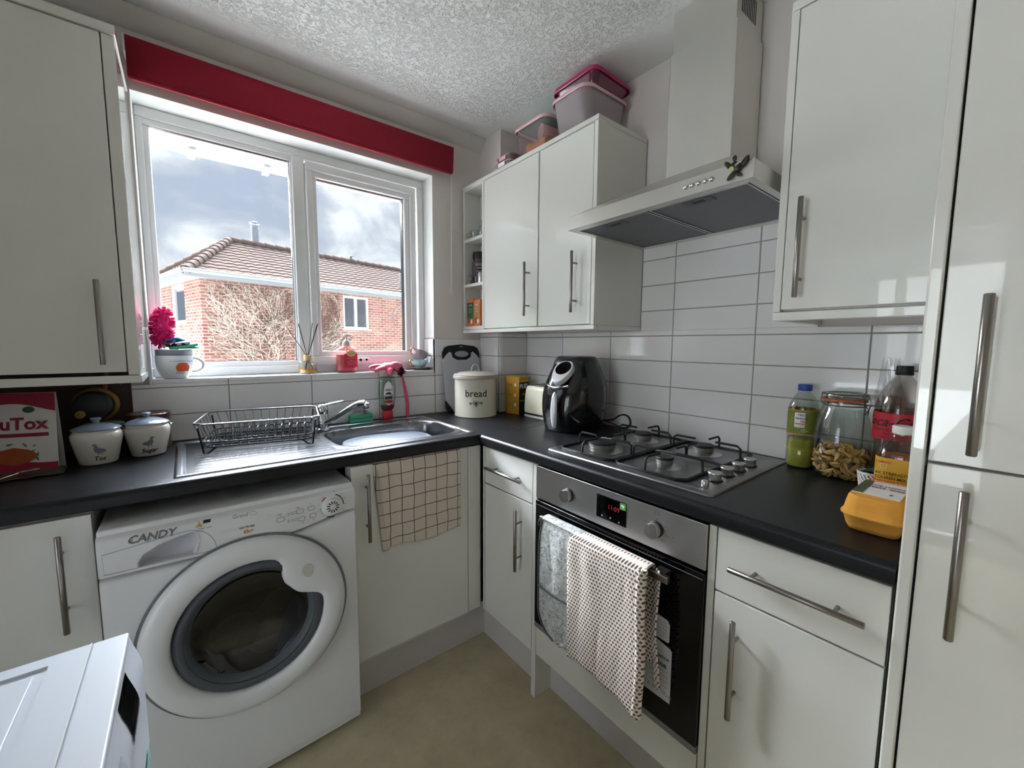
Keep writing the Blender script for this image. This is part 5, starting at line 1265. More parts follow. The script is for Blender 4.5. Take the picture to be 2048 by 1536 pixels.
# ================================================================== WINDOW SILL
SZ = WZ0+.0045
mugm = mat('white_glazed_mug', '#eef0f2', .12, coat=.5)
MC = (-1.554, .040)
r = thing('soup_mug', 'big white soup mug printed with an orange sofa, at the left end of the sill', 'mug', (MC[0], MC[1], SZ))
MB().lathe([(0, .001), (.034, .001), (.036, .003), (.046, .012), (.056, .035), (.0585, .06), (.0585, .084), (.0575, .086), (.056, .083), (.054, .05), (.04, .012), (0, .008)], (MC[0], MC[1], SZ), 48).build('bowl', mugm, r, smooth=60)
hp = []
for k in range(13): a = -PI/2*1.15+PI*1.15*k/12; hp.append((MC[0]+.056+.030*math.cos(a), MC[1]-.012-.012*math.cos(a), SZ+.05+.026*math.sin(a)))
MB().tube(hp, .0052, 10).build('handle', mugm, r, smooth=80)
MB().lathe([(.054, .084), (.0555, .086), (.0555, .107), (.053, .109), (0, .109)], (MC[0], MC[1], SZ), 44).build('grey_lid', mat('grey_silicone', '#8b9099', .5), r)
MA = math.atan2(-1.97-MC[1], -1.52-MC[0]); mf = wrap(MC, .0592, MA+.42, SZ)
om = mat('orange_sofa_print', '#d2562c', .4, var=.15, vs=90); pk = mat('dark_green_print2', '#31413a', .5)
blob(mf, [(-.021, .028), (.017, .028), (.018, .034), (.022, .040), (.021, .050), (.016, .053), (.015, .058), (.006, .060), (0, .059), (-.006, .060), (-.015, .058), (-.016, .053), (-.022, .049), (-.023, .038), (-.020, .034)]).build('sofa_print', om, r)
text("I'D RATHER BE WATCHING", .0062, lambda x, y: mf(x, .066+y-.09*x*x*8), 'lettering', pk, r)
text('F R I E N D S', .0082, lambda x, y: mf(x, .022+y), 'lettering', pk, r)
# sponges and scourers stacked on the mug
def slab(c, sx_, sy_, sz_, tilt_x, tilt_y, rz_, name, m_, par, amp=.0, bev=.003):
    rot = Matrix.Rotation(rz_, 3, 'Z') @ Matrix.Rotation(tilt_y, 3, 'Y') @ Matrix.Rotation(tilt_x, 3, 'X')
    b = MB().box(-sx_/2, sx_/2, -sy_/2, sy_/2, -sz_/2, sz_/2); b.xf(lambda p: rot @ p+Vector(c)); return b.build(name, m_, par, bevel=bev)
r = thing('scouring_sponge', 'green kitchen sponge tilted on top of the grey mug lid', 'sponge', (-1.535, .04, SZ+.11))
slab((-1.525, .03, SZ+.121), .085, .055, .010, .1, -.22, .1, 'sponge_pad', gs, r); slab((-1.517, .030, SZ+.1155), .07, .05, .004, .1, -.05, .1, 'sponge_pad', gs, r)
r = thing('scourer', 'black and silver wrapped scourer lying on the green sponge', 'scourer', (-1.55, .035, SZ+.127))
wrapm = mat('black_silver_foil', '#8a8c90', .3, metal=.4)
t = wrapm.node_tree; o = nd(t, 'ShaderNodeTexCoord'); v = nd(t, 'ShaderNodeTexNoise'); v.inputs['Scale'].default_value = 45; v.inputs['Distortion'].default_value = 2; t.links.new(o.outputs['Object'], v.inputs[0])
r_ = nd(t, 'ShaderNodeValToRGB'); r_.color_ramp.elements[0].position = .47; r_.color_ramp.elements[0].color = lin('#15181a'); r_.color_ramp.elements[1].position = .52; r_.color_ramp.elements[1].color = lin('#c6cace'); t.links.new(v.outputs[0], r_.inputs[0]); t.links.new(r_.outputs[0], bsdf(wrapm).inputs['Base Color'])
slab((-1.546, .030, SZ+.131), .085, .05, .012, .15, -.16, .05, 'pad', wrapm, r, bev=.005)
r = thing('cleaning_cloth', 'folded bright blue cleaning cloth behind the scourer on the mug', 'cloth', (-1.55, .06, SZ+.13))
def bl(u, v):
    x = -1.590+.085*u; y = .030+.035*v; return Vector((x, y, SZ+.133+.020*math.sin(PI*u)**.7*(1-.4*v)+.003*noise.noise(Vector((x*60, y*60, 0)))-.004))
MB().grid(bl, 20, 8).build('cloth', mat('bright_blue_cloth', '#2f7fc4', .8), r, solid=.006, smooth=80)
# pink microfibre mitt
r = thing('microfibre_mitt', 'hot pink chenille noodle cleaning mitt standing behind the soup mug', 'cleaning mitt', (-1.583, .05, SZ+.12))
pkm = mat('hot_pink_chenille', '#d81f6e', .85, var=.1, vs=60)
MB().ball((-1.584, .050, 1.345), .028, 16, 14, sx=.95, sy=.7, sz=2.35, rot=Matrix.Rotation(.10, 3, 'Y')).build('mitt_body', pkm, r)
random.seed(8)
b = MB()
for k in range(170):
    zz = random.uniform(-1, 1); a = random.uniform(0, 2*PI); q = math.sqrt(1-zz*zz)
    n_ = Vector((q*math.cos(a), q*math.sin(a), zz)); p_ = Vector((-1.584+.023*n_.x+.004*zz*0+.0062*zz, .050+.018*n_.y, 1.345+.062*n_.z)); d_ = Vector((n_.x, n_.y, n_.z*.4-.12)).normalized()
    b.tube([p_, p_+d_*.010, p_+d_*.0175], [.0036, .0044, .0030], 7)
b.build('noodle_pile', pkm, r, smooth=80)['kind'] = 'stuff'
# reed diffuser
DCc = (-1.090, .055)
r = thing('reed_diffuser', 'glass reed diffuser with dark reeds and a wooden collar on the sill', 'reed diffuser', (DCc[0], DCc[1], SZ))
MB().lathe([(0, .001), (.033, .001), (.036, .004), (.037, .010), (.037, .050), (.035, .053), (.014, .055), (.0135, .062)], (DCc[0], DCc[1], SZ), 40).build('bottle', jg, r, smooth=50)
MB().lathe([(0, .004), (.033, .004), (.0345, .008), (.0345, .021), (0, .021)], (DCc[0], DCc[1], SZ), 36).build('oil', mat('amber_oil', '#c98a3c', .1, coat=.4), r, smooth=50)
MB().lathe([(.0155, .058), (.016, .0585), (.016, .080), (.015, .081), (0, .081)], (DCc[0], DCc[1], SZ), 28).build('wooden_collar', mat('pale_wood', '#c3a578', .6, var=.1, vs=60), r)
reed = mat('dark_reed', '#4b3c3e', .8)
for dx, dy, top in ((-.082, .0, .212), (-.076, .01, .205), (-.030, .006, .222), (-.033, -.006, .217), (.026, .004, .226), (.050, .0, .225), (.047, .008, .22)):
    MB().tube([(DCc[0]-dx*.30, DCc[1]-dy*.3, SZ+.010), (DCc[0]+dx*.06, DCc[1]+dy*.06, SZ+.08), (DCc[0]+dx, DCc[1]+dy, SZ+top)], .0015, 6).build('reed', reed, r)
# hand soap
HC = (-.920, .050)
r = thing('hand_soap', 'clear pump bottle of pink hand soap on the sill', 'soap bottle', (HC[0], HC[1], SZ))
MB().lathe([(0, .001), (.042, .001), (.0465, .005), (.047, .10), (.045, .107), (.03, .118), (.0155, .124), (.0145, .128)], (HC[0], HC[1], SZ), 44, p=3.2, sy=.62).build('bottle', thin('clear_pink_plastic', '#f3e4e2', .04, .08, edge=.5), r, smooth=50)
MB().lathe([(0, .003), (.041, .003), (.0455, .006), (.0455, .083), (0, .083)], (HC[0], HC[1], SZ), 40, p=3.2, sy=.60).build('soap', mat('coral_pink_soap', '#e0606c', .2, coat=.3), r, smooth=50)
hsf = plane((HC[0], HC[1]-.0302, SZ), (1, 0, 0), (0, 0, 1))
hs = lambda o_: (lambda x, y: hsf(x, y)+Vector((0, .0145*(abs(x)/.047)**3.2*.9-o_, 0)))
b = MB(); patch(b, hs(.0006), -.020, .043, .022, .088, 12, 2); b.build('label', mat('crimson_label', '#cf2748', .5), r, recalc=False)
blob(hs(.0012), ell(0.012, .088, .022, .015)).build('label_crest', mat('pale_gold', '#d9c08a', .5), r)
text('Cussons', .009, lambda x, y: hs(.0016)(x+.012, y+.088), 'lettering', mat('brown_print', '#5a4015', .5), r)
for z, s_, q in ((.066, 'CREATIONS', .007), (.055, 'ROSE &', .0055), (.047, 'CHERRY BLOSSOM', .0052), (.038, 'HAND WASH', .005)): text(s_, q, lambda x, y, z=z: hs(.0012)(x+.011, y+z), 'lettering', mat('pale_pink_print', '#f1b9c0', .5), r)
b = MB(); b.lathe([(.016, .124), (.0165, .126), (.0165, .142), (.010, .150), (.0045, .153), (.0045, .168), (.012, .169), (.013, .176), (.011, .179), (0, .180)], (HC[0], HC[1], SZ), 28)
o = b.build('pump', mat('frosted_pump_plastic', '#cfc7c2', .3), r)
MB().tube([(HC[0], HC[1], SZ+.174), (HC[0]+.015, HC[1]-.006, SZ+.175), (HC[0]+.030, HC[1]-.012, SZ+.169)], [.005, .0045, .0035], 10).build('nozzle', MATS['frosted_pump_plastic'], o)
MB().cyl((HC[0], HC[1], SZ+.085), (HC[0], HC[1], SZ+.125), .004, 10).build('dip_tube', MATS['frosted_pump_plastic'], r)
# tea cups
SC = (-.540, .055)
rosy = mat('mauve_porcelain', '#9a8a92', .2, coat=.5); aqua = mat('aqua_porcelain', '#b7d6da', .2, coat=.5); goldr = mat('gold_glaze', '#c49a55', .25, metal=.8)
r = thing('saucer', 'mauve saucer on the sill under the two tea cups', 'saucer', (SC[0], SC[1], SZ))
MB().lathe([(0, .001), (.030, .001), (.034, .004), (.056, .010), (.060, .0135), (.058, .0135), (.032, .007), (0, .006)], (SC[0], SC[1], SZ), 44).build('plate', rosy, r, smooth=60)
def cup(label, c, m_, rot, sc=1):
    r = thing('tea_cup', label, 'cup', c)
    cc = Vector(c)
    def cf(u, v):
        pr = [(.0, 0), (.016, 0), (.018, .002), (.030, .010), (.038, .022), (.0415, .038), (.043, .046), (.0415, .0455), (.036, .022), (.027, .010), (.0, .006)]
        q = pr[round(v*10)]; rr = q[0]*(1+.035*abs(math.cos(u*2*PI*9))*(1 if q[0] > .02 else 0)); return cc+rot @ Vector((rr*math.cos(2*PI*u), rr*math.sin(2*PI*u), q[1]))*sc
    MB().grid(cf, 90, 11, cu=True).build('bowl', m_, r, smooth=70)
    hp = [(-.037, 0, .036), (-.050, 0, .046), (-.062, 0, .044), (-.067, 0, .034), (-.060, 0, .022), (-.048, 0, .014), (-.036, 0, .012)]
    MB().tube(smoothp([cc+rot @ Vector(p) for p in hp], 4), .0028, 8).build('handle', goldr, r, smooth=80)
cup('pale aqua fluted tea cup with gold handle on the saucer', (SC[0]-.008, SC[1], SZ+.0065), aqua, Matrix.Rotation(.35, 3, 'Z'))
cup('mauve fluted tea cup tipped over on the aqua cup', (SC[0]-.014, SC[1]-.004, SZ+.052), rosy, Matrix.Rotation(.3, 3, 'Z') @ Matrix.Rotation(.36, 3, 'Y'))
r = thing('teaspoon', 'silver teaspoon resting on the edge of the saucer', 'spoon', (-.50, .02, SZ+.012))
b = MB(); b.ball((-.503, .008, SZ+.013), .012, 14, 8, sx=1.3, sy=.8, sz=.3); b.build('spoon_bowl', chrome, r); MB().tube([(-.518, .012, SZ+.014), (-.545, .03, SZ+.016), (-.56, .045, SZ+.018)], .0016, 6).build('handle', chrome, r)

# ================================================================== LEFT CORNER OF THE WORKTOP
brass = mat('dull_brass', '#8f6e38', .4, metal=.8, var=.2)
r = thing('gas_meter_valve', 'black and brass gas valve on the brown wall under the left wall cabinet', 'gas valve', (-1.76, -.07, 1.08))
rx = Matrix.Rotation(PI/2, 3, 'X')
MB().lathe([(0, 0), (.047, 0), (.048, .01), (.048, .05), (.043, .062), (.030, .066), (0, .068)], (-1.766, -.045, 1.083), 36, rot=rx).build('regulator', mat('dark_cast_metal', '#2b2d31', .45, metal=.3, var=.2), r, smooth=50)
MB().lathe([(.047, .0), (.0575, .0), (.0575, .014), (.050, .018), (.047, .018)], (-1.762, -.042, 1.083), 40, rot=rx, cap=False).build('brass_ring', brass, r, smooth=40)
MB().tube(smoothp([(-1.74, -.05, 1.13), (-1.738, -.045, 1.15), (-1.735, -.04, 1.18), (-1.735, -.04, 1.20)], 3), .008, 10).build('riser_pipe', mat('copper_pipe', '#7a4a32', .4, metal=.8), r)
MB().tube([(-1.745, -.035, 1.163), (-1.70, -.035, 1.168)], .010, 12).build('valve_body', brass, r); MB().tube([(-1.708, -.04, 1.165), (-1.700, -.055, 1.150), (-1.694, -.06, 1.158)], .004, 8).build('valve_lever', chrome, r)
MB().lathe([(0, 0), (.012, 0), (.012, .008), (0, .009)], (-1.792, -.115, 1.062), 18, rot=rx).build('brass_nut', brass, r)
MB().tube([(-1.80, -.06, H+.001), (-1.80, -.062, 1.0), (-1.79, -.06, 1.045)], .010, 12).build('inlet_pipe', mat('dark_cast_metal', '#2b2d31', .45, metal=.3, var=.2), r)
jwht = mat('cream_stoneware', '#e3dfd4', .18, coat=.5, var=.02); jbl = mat('blue_grey_glaze', '#8792a2', .2, coat=.5)
duckm = mat('grey_duck_print', '#7d8089', .6, var=.25, vs=180)
def canister(label, c, word, face, ang):
    r = thing('storage_jar', label, 'jar', (c[0], c[1], H))
    MB().lathe([(0, .001), (.040, .001), (.044, .004), (.058, .075), (.0585, .088), (.055, .095), (.0525, .097), (.0525, .104), (.050, .104)], (c[0], c[1], H), 48).build('jar_body', jwht, r, smooth=50)
    o = MB().lathe([(.049, .103), (.056, .104), (.057, .1065), (.050, .112), (.030, .119), (.012, .122), (0, .122)], (c[0], c[1], H), 48).build('lid', jbl, r, smooth=50)
    MB().lathe([(.008, .120), (.0075, .127), (.012, .133), (.013, .137), (.010, .139), (0, .1395)], (c[0], c[1], H), 24).build('knob', jbl, o, smooth=60)
    R_ = lambda z: .044+.014*(z-.004)/.071+.0008
    A = math.atan2(-1.97-c[1], -1.52-c[0])+ang
    jf = lambda x, y: Vector((c[0]+R_(y)*math.cos(A+x/.052), c[1]+R_(y)*math.sin(A+x/.052), H+y))
    text(word, .019, lambda x, y: jf(x, y+.021), 'lettering', ink, r, shear=.3, bold=.018)
    s_ = face
    body = [(s_*x, z) for x, z in [(-.017, .043), (-.012, .050), (-.003, .053), (.003, .058), (.003, .064), (.006, .068), (.010, .067), (.016, .063), (.010, .062), (.010, .055), (.011, .048), (.007, .040), (-.003, .038), (-.011, .040)]]
    blob(jf, body if s_ > 0 else body[::-1]).build('duck_print', duckm, r)
    for x in (-.003, .005): blob(jf, [(x-.001, .034), (x+.005, .034), (x+.001, .039)]).build('duck_foot_print', mat('ochre_print', '#a8803e', .6), r)
    MB().tube([(c[0]+.057, c[1]+.01, H+.10), (c[0]+.064, c[1]+.004, H+.098), (c[0]+.060, c[1]-.004, H+.094)], .0018, 6).build('clip', chrome, r)
canister('cream stoneware tea jar with blue-grey lid and duck, reading Tea', (-1.745, -.225), 'Tea', -1, .02)
canister('cream stoneware sugar jar with blue-grey lid and duck, reading Sugar', (-1.632, -.190), 'Sugar', 1, .02)
r = thing('tin', 'round dark brown tin behind the sugar jar', 'tin', (-1.612, -.072, H))
MB().lathe([(0, .001), (.0565, .001), (.058, .003), (.056, .006), (.056, .105), (.058, .108), (.0585, .120), (.056, .122), (.052, .1205), (0, .118)], (-1.632, -.068, H), 44).build('tin_body', mat('dark_brown_tin', '#5a3328', .3, metal=.3, coat=.4, var=.1), r, smooth=50)
MB().lathe([(.0572, .045), (.0572, .075)], (-1.632, -.068, H), 44, cap=False).build('label_band', mat('gold_band', '#9a7c48', .4, metal=.4), r)
r = thing('bowl', 'red bowl with a green rim between the gas valve and the brown tin', 'bowl', (-1.735, -.115, H+.001))
MB().lathe([(0, .001), (.022, .001), (.024, .004), (.038, .03), (.0465, .060), (.048, .095), (.046, .096), (.036, .04), (0, .02)], (-1.741, -.108, H), 40).build('bowl_body', mat('red_glaze', '#9a1c22', .25, coat=.4), r, smooth=60)
MB().lathe([(.0485, .094), (.0495, .097), (.0485, .102), (.042, .105), (0, .107)], (-1.741, -.108, H), 40).build('green_lid', mat('green_foil_lid', '#5f7a68', .35, metal=.3), r)
# tea pouch
r = thing('tea_pouch', 'white and dark red tea pouch with a printed cup and leaves, at the left edge', 'pouch', (-1.895, -.22, H))
pd = Vector((.86, -.30, 0)).normalized(); pu = Vector((0, 0, 1)); pn = Vector((pd.y, -pd.x, 0)); p0_ = Vector((-1.903, -.222, H))
def pf_(off): return lambda x, z: p0_+pd*x+pu*(z+.002)+pn*(off+.026*(1-min(1, max(0, z)/.205))**.8)
def side(sgn): return lambda u, v: p0_+pd*((u-.5)*.182)+pu*(.002+.222*v)+pn*(sgn*(.0015+.0265*(1-v)**.8*math.sin(PI*min(1, max(0, .08+.84*u)))**.5))
pw = mat('pouch_white', '#d8d4d0', .45, var=.03); pr_ = mat('pouch_dark_red', '#8c1530', .45)
b = MB(); b.grid(side(1), 20, 20); b.grid(side(-1), 20, 20); b.build('pouch_front', pw, r, smooth=60)
def fs_(off): return lambda x, z: side(1)(x/.182+.5, z/.222)+pn*off
def spatch(fn, poly): 
    return blob(fn, poly)
for (a, c_) in ((-.09, .09),):
    b = MB(); b.grid(lambda u, v: fs_(.0008)(-.09+.18*u, (.178+.014*math.sin(-.6+u*4.4))*(1-v)+.2215*v), 24, 5); b.build('red_top_print', pr_, r, recalc=False)
    b = MB(); b.grid(lambda u, v: fs_(.0008)(-.09+.18*u, .001+(.030+.006*math.sin(u*5))*v), 24, 5); b.build('red_base_print', pr_, r, recalc=False)
text('LuluTox', .046, lambda x, z: fs_(.0012)(x-.004, z+.135), 'lettering', pr_, r, bold=.03)
b = MB(); b.grid(lambda u, v: fs_(.0012)(-.088+.163*u, .100+.010*v), 16, 2); b.build('red_banner_print', pr_, r, recalc=False)
b = MB(); b.grid(lambda u, v: fs_(.0014)((u-.5)*.095*math.cos(PI*(v-.5))**.6+.004, .022+.052*v*.95), 20, 8); b.build('tea_cup_print', mat('amber_print', '#9c4a22', .5, var=.2, vs=50), r, recalc=False)
blob(fs_(.0012), ell(.035, .175, .013, .009)).build('green_badge', mat('dark_green_badge', '#1f5a48', .5), r)
gl2 = mat('herb_green_print', '#4c6a48', .6, var=.3, vs=90)
for x, z, a, l in ((-.030, .083, 1.3, .022), (-.052, .075, 2.4, .018), (-.045, .090, 2.2, .014), (.026, .078, 2.2, .018), (-.005, .080, .2, .02), (.042, .06, .6, .016), (.052, .05, 1.4, .018), (.046, .075, .5, .012), (.05, .040, 2, .02)):
    blob(fs_(.0015), [(x+l*math.cos(a)*t_-.3*l*math.sin(a)*w_, z+l*math.sin(a)*t_+.3*l*math.cos(a)*w_) for t_, w_ in ((-.5, 0), (-.1, .5), (.5, 0), (-.1, -.5))]).build('leaf_print', gl2, r)
r = thing('foil_sachet', 'flattened dark foil sachet lying in front of the tea pouch', 'sachet', (-1.87, -.31, H+.001))
def foil(u, v): x = -1.97+.165*u; y = -.345+.075*v+.05*(u-.5)*-.4; return Vector((x, y+.03*u, H+.003+.006*abs(noise.noise(Vector((x*30, y*40, 2))))+.004*v))
MB().grid(foil, 24, 10).build('sachet', mat('olive_foil', '#5d5646', .35, metal=.5, var=.2), r, solid=.0015, smooth=30)
r = thing('spoon', 'long silver spoon lying on the foil sachet at the left edge', 'spoon', (-1.9, -.34, H+.012))
MB().ball((-1.872, -.305, H+.018), .018, 16, 8, sx=1.3, sy=.8, sz=.22, rot=Matrix.Rotation(.5, 3, 'Z')).build('spoon_bowl', chrome, r); MB().tube([(-1.885, -.316, H+.018), (-1.915, -.345, H+.012), (-1.97, -.39, H+.004)], [.002, .0024, .0032], 8).build('handle', chrome, r)

# ================================================================== OPEN SHELVES
r = thing('glass_mug', 'small clear glass cup on the top open shelf', 'glass', (-.255, -.075, 1.848))
MB().lathe([(0, .002), (.028, .002), (.031, .006), (.034, .045), (.0325, .046), (.029, .008), (0, .006)], (-.262, -.07, 1.848), 32).build('cup', jg, r, smooth=60)
MB().tube(smoothp([(-.285, -.045, 1.884), (-.297, -.030, 1.882), (-.298, -.028, 1.868), (-.287, -.042, 1.859)], 4), .0025, 6).build('handle', jg, r)
r = thing('glass_teapot', 'small round glass jug behind the glass cup on the top open shelf', 'jug', (-.245, -.13, 1.848))
MB().lathe([(0, .002), (.022, .002), (.036, .015), (.040, .035), (.033, .058), (.018, .068), (.017, .078), (.020, .084)], (-.25, -.13, 1.848), 32).build('jug', jg, r, smooth=60)
MB().lathe([(.021, .083), (.022, .086), (.012, .094), (.005, .098), (.006, .104), (0, .106)], (-.25, -.13, 1.848), 24).build('lid', jg, r, smooth=60)
r = thing('coffee_jar', 'tall dark instant coffee jar on the middle open shelf', 'jar', (-.25, -.085, 1.612))
MB().lathe([(0, .001), (.034, .001), (.037, .004), (.038, .10), (.034, .125), (.0335, .135), (0, .135)], (-.252, -.085, 1.612), 36).build('jar_body', mat('dark_coffee_glass', '#33262a', .15, coat=.5, var=.15), r, smooth=50)
MB().lathe([(.036, .134), (.037, .136), (.037, .165), (.035, .168), (0, .168)], (-.252, -.085, 1.612), 36).build('cap', blackm, r)
MB().lathe([(.0388, .035), (.0388, .115)], (-.252, -.085, 1.612), 36, cap=False).build('label', mat('aubergine_label', '#3a2a38', .5), r)
sf_ = wrap((-.252, -.085), .0395, math.atan2(-1.97+.085, -1.52+.25), 1.612)
for z, s_, q in ((.10, 'GOLD', .016), (.082, 'ROAST', .010), (.066, 'smooth', .010), (.050, 'coffee', .009)): text(s_, q, lambda x, y, z=z: sf_(x, y+z), 'lettering', MATS['label_white'], r)
r = thing('spice_shaker', 'small silver shaker beside the dark coffee jar on the middle open shelf', 'shaker', (-.285, -.14, 1.612))
MB().lathe([(0, .001), (.015, .001), (.016, .004), (.015, .035), (.016, .045), (.014, .055), (0, .058)], (-.280, -.135, 1.612), 24).build('shaker_body', chrome, r, smooth=50)
r = thing('jar', 'small clear jar left of the dark coffee jar on the middle open shelf', 'jar', (-.285, -.045, 1.612))
MB().lathe([(0, .001), (.012, .001), (.0135, .004), (.0135, .040), (.010, .046), (.010, .052), (0, .053)], (-.290, -.044, 1.612), 24).build('jar_body', jg, r, smooth=50)
MB().lathe([(0, .003), (.0115, .003), (.012, .025), (0, .025)], (-.290, -.044, 1.612), 20).build('contents', mat('beige_powder', '#b59d8c', .8), r)
gstar = mat('dark_green_card', '#1f5b3e', .5); ocard = mat('orange_card', '#c8703a', .55, var=.1, vs=40)
for i, (y, lb) in enumerate(((-.058, 'orange and green coffee box on the lowest open shelf, the one nearer the window'), (-.122, 'orange coffee box on the lowest open shelf, the one nearer the cabinet doors'))):
    r = thing('coffee_box', lb, 'box', (-.25, y, 1.388), group='coffee boxes on the open shelf')
    x0_ = -.296; y0_, y1_ = y-.030, y+.030; hh = .145-.006*i
    MB().box(x0_, x0_+.085, y0_, y1_, 1.3885, 1.388+hh).build('carton', ocard, r, bevel=.0006)
    MB().box(x0_-.0006, x0_, y0_+.001, y1_-.001, 1.43, 1.388+hh-.018).build('green_panel', gstar if i == 0 else mat('tan_panel', '#a8764a', .5), r)
    bf_ = plane((x0_-.001, y, 1.388), (0, -1, 0), (0, 0, 1))
    for z, s_, q in ((.112, 'NESC' if i else 'COFFEE', .014 if i else .010), (.092, 'latte' if i else 'caramel', .009), (.078, 'macchiato' if not i else 'mocha', .008)): text(s_, q, lambda x, yy, z=z: bf_(x, z+yy), 'lettering', MATS['label_white'], r)
    blob(lambda x, yy: bf_(x, yy), ell(-.008, .032, .013, .018)).build('cup_picture', mat('toffee_print', '#8e4420', .5, var=.3, vs=80), r)
    blob(lambda x, yy: bf_(x, yy), ell(.012, .025, .010, .012)).build('cream_picture', MATS['label_white'], r)

# ================================================================== PLASTIC TUBS ON TOP OF THE CABINETS
CT = 2.1225
def tubbox(name, label, cat, c, w_, d_, h_, rz, tx, ty, m_, flip, rimm=None, group=None, tap=.82, rimw=.008, cr=.035):
    """open tub; built upright then tilted/flipped; w along local x"""
    r = thing(name, label, cat, c, group=group)
    rot = Matrix.Rotation(rz, 3, 'Z') @ Matrix.Rotation(tx, 3, 'X') @ Matrix.Rotation(ty, 3, 'Y')
    if flip: rot = rot @ Matrix.Rotation(PI, 3, 'X')
    pts_ = rrect(1, 1, .001, 8); n = len(rrect(w_, d_, cr, 8)); P_ = rrect(w_, d_, cr, 8)
    def f(u, v):
        i = int(round(u*n)) % n; x, y = P_[i]
        pr = [(.0, 0), (.6, 0), (.95, 0), (.985, .004), (1.0, .014), (1+(1/tap-1)*.5, .55*h_), (1/tap, h_)]; q = pr[round(v*6)]
        return Vector(c)+rot @ Vector((x*tap*q[0], y*tap*q[0], q[1]-(h_ if flip else 0)))
    MB().grid(f, n, 7, cu=True).build('tub', m_, r, smooth=50)
    def g(u, v):
        i = int(round(u*n)) % n; x, y = P_[i]; pr = [(1, 0), (1.0, .004), (1+rimw/w_*2, .004), (1+rimw/w_*2, -.008)]; q = pr[round(v*3)]
        return Vector(c)+rot @ Vector((x*q[0], y*q[0], h_+q[1]-(h_ if flip else 0)))
    MB().grid(g, n, 4, cu=True).build('rim', rimm or m_, r, smooth=50, solid=.002)
    return r, rot
pinkc = thin('clear_pale_pink_plastic', '#e8d0d3', .12, .08, cloud=.13, ccol='#f0d3d6', edge=.45)
greyc = thin('cloudy_lilac_plastic', '#cfc5ca', .15, .07, cloud=.34, ccol='#e9dde2', edge=.4)
pinkr = mat('pale_pink_rim', '#cfa3a6', .35, coat=.3)
# big translucent tub
tubbox('plastic_tub', 'large cloudy plastic tub standing on the cabinets beside the cooker hood', 'tub', (-.150, -.748, CT+.002), .255, .200, .155, 0, 0, 0, greyc, False, pinkr, cr=.045, tap=.84)
mag = mat('magenta_lid', '#a01655', .3, coat=.4); magc = thin('clear_magenta_plastic', '#b0587e', .1, .08, cloud=.30, ccol='#97305f', edge=.45)
LC = (-.150, -.760, CT+.164)
r, rot = tubbox('lunch_box', 'clear lunch box with magenta lid, topmost of the tubs under the ceiling', 'lunch box', LC, .225, .215, .040, .02, math.radians(-2), math.radians(1), magc, False, mag, cr=.03, tap=.86)
MB().prism(rrect(.238, .228, .035, 6), 'z', .0445, .051).xf(lambda p: Vector(LC)+rot @ p).build('lid', mag, r, bevel=.002)
MB().box(-.10, .10, -.002, .002, .004, .040).xf(lambda p: Vector(LC)+rot @ p).build('divider', magc, r)
# middle pink tub holding cups
tubbox('plastic_tub', 'pink-rimmed clear tub holding paper cups, left of the large cloudy tub', 'tub', (-.165, -.508, CT+.002), .215, .215, .140, 0, 0, 0, pinkc, False, pinkr, cr=.04, tap=.86)
ycm = mat('yellow_paper', '#e0b04a', .6); wcm = mat('white_paper', '#e8e2d6', .7)
def papercup(c, rot, L, r0, r1, m_, rr):
    MB().lathe([(0, .002), (r0, .002), (r0+.001, 0), (r1, L), (r1+.0025, L+.001), (r1, L+.002), (r1-.001, L-.001), (r0-.001, .004), (0, .004)], c, 36, rot=rot).build('cup_wall', m_, rr, smooth=50)
r = thing('paper_cup', 'yellow paper cup lying inside the pink-rimmed tub', 'cup', (-.215, -.51, CT+.04))
papercup((-.214, -.575, CT+.058), Matrix.Rotation(math.radians(-90), 3, 'X'), .115, .026, .034, ycm, r)
yf = lambda x, y: Vector((-.214-.0322*math.cos(y/.033), -.575+.060-x, CT+.058+.0322*math.sin(y/.033)))
text('Beaucoup', .018, lambda x, y: yf(x, y+.010), 'lettering', mat('brown_print', '#5a4015', .5), r, shear=.3); outline(yf, ell(0, .004, .026, .018, 28), .0008, 'print_outline', mat('brown_print', '#5a4015', .5), r)
r = thing('paper_cup', 'white paper cup lying on its side inside the pink-rimmed tub, mouth showing', 'cup', (-.15, -.57, CT+.08))
papercup((-.150, -.560, CT+.112), Vector((0, 0, 1)).rotation_difference(Vector((-.80, .25, .02))).to_matrix(), .08, .023, .031, wcm, r)
r = thing('tub_lid', 'turquoise plastic lid lying on top of the pink-rimmed tub', 'lid', (-.165, -.51, CT+.15))
MB().prism(rrect(.20, .20, .03, 6, -.165, -.508), 'z', CT+.1475, CT+.153).build('lid', mat('turquoise_plastic', '#4fa99c', .35, coat=.3), r, bevel=.002)
for k, (z, m_, lb) in enumerate(((CT+.001, greyc, 'flat cloudy food box, lower of two at the window end of the cabinets'), (CT+.030, pinkc, 'flat pink-edged food box, upper of two at the window end of the cabinets'))):
    r = thing('food_box', lb, 'food box', (-.20, -.37, z), group='flat food boxes on the cabinets')
    MB().prism(rrect(.18-.01*k, .115, .02, 5, -.208, -.342-.004*k), 'z', z, z+.019).build('box', m_, r, bevel=.003)
    MB().prism(rrect(.19-.01*k, .125, .022, 5, -.208, -.342-.004*k), 'z', z+.0195, z+.026).build('lid', m_, r, bevel=.002)
    MB().box(-.305+.005*k, -.302+.005*k, -.37, -.32, z+.004, z+.022).build('clip', MATS['pale_pink_rim'] if k else white, r, bevel=.001)

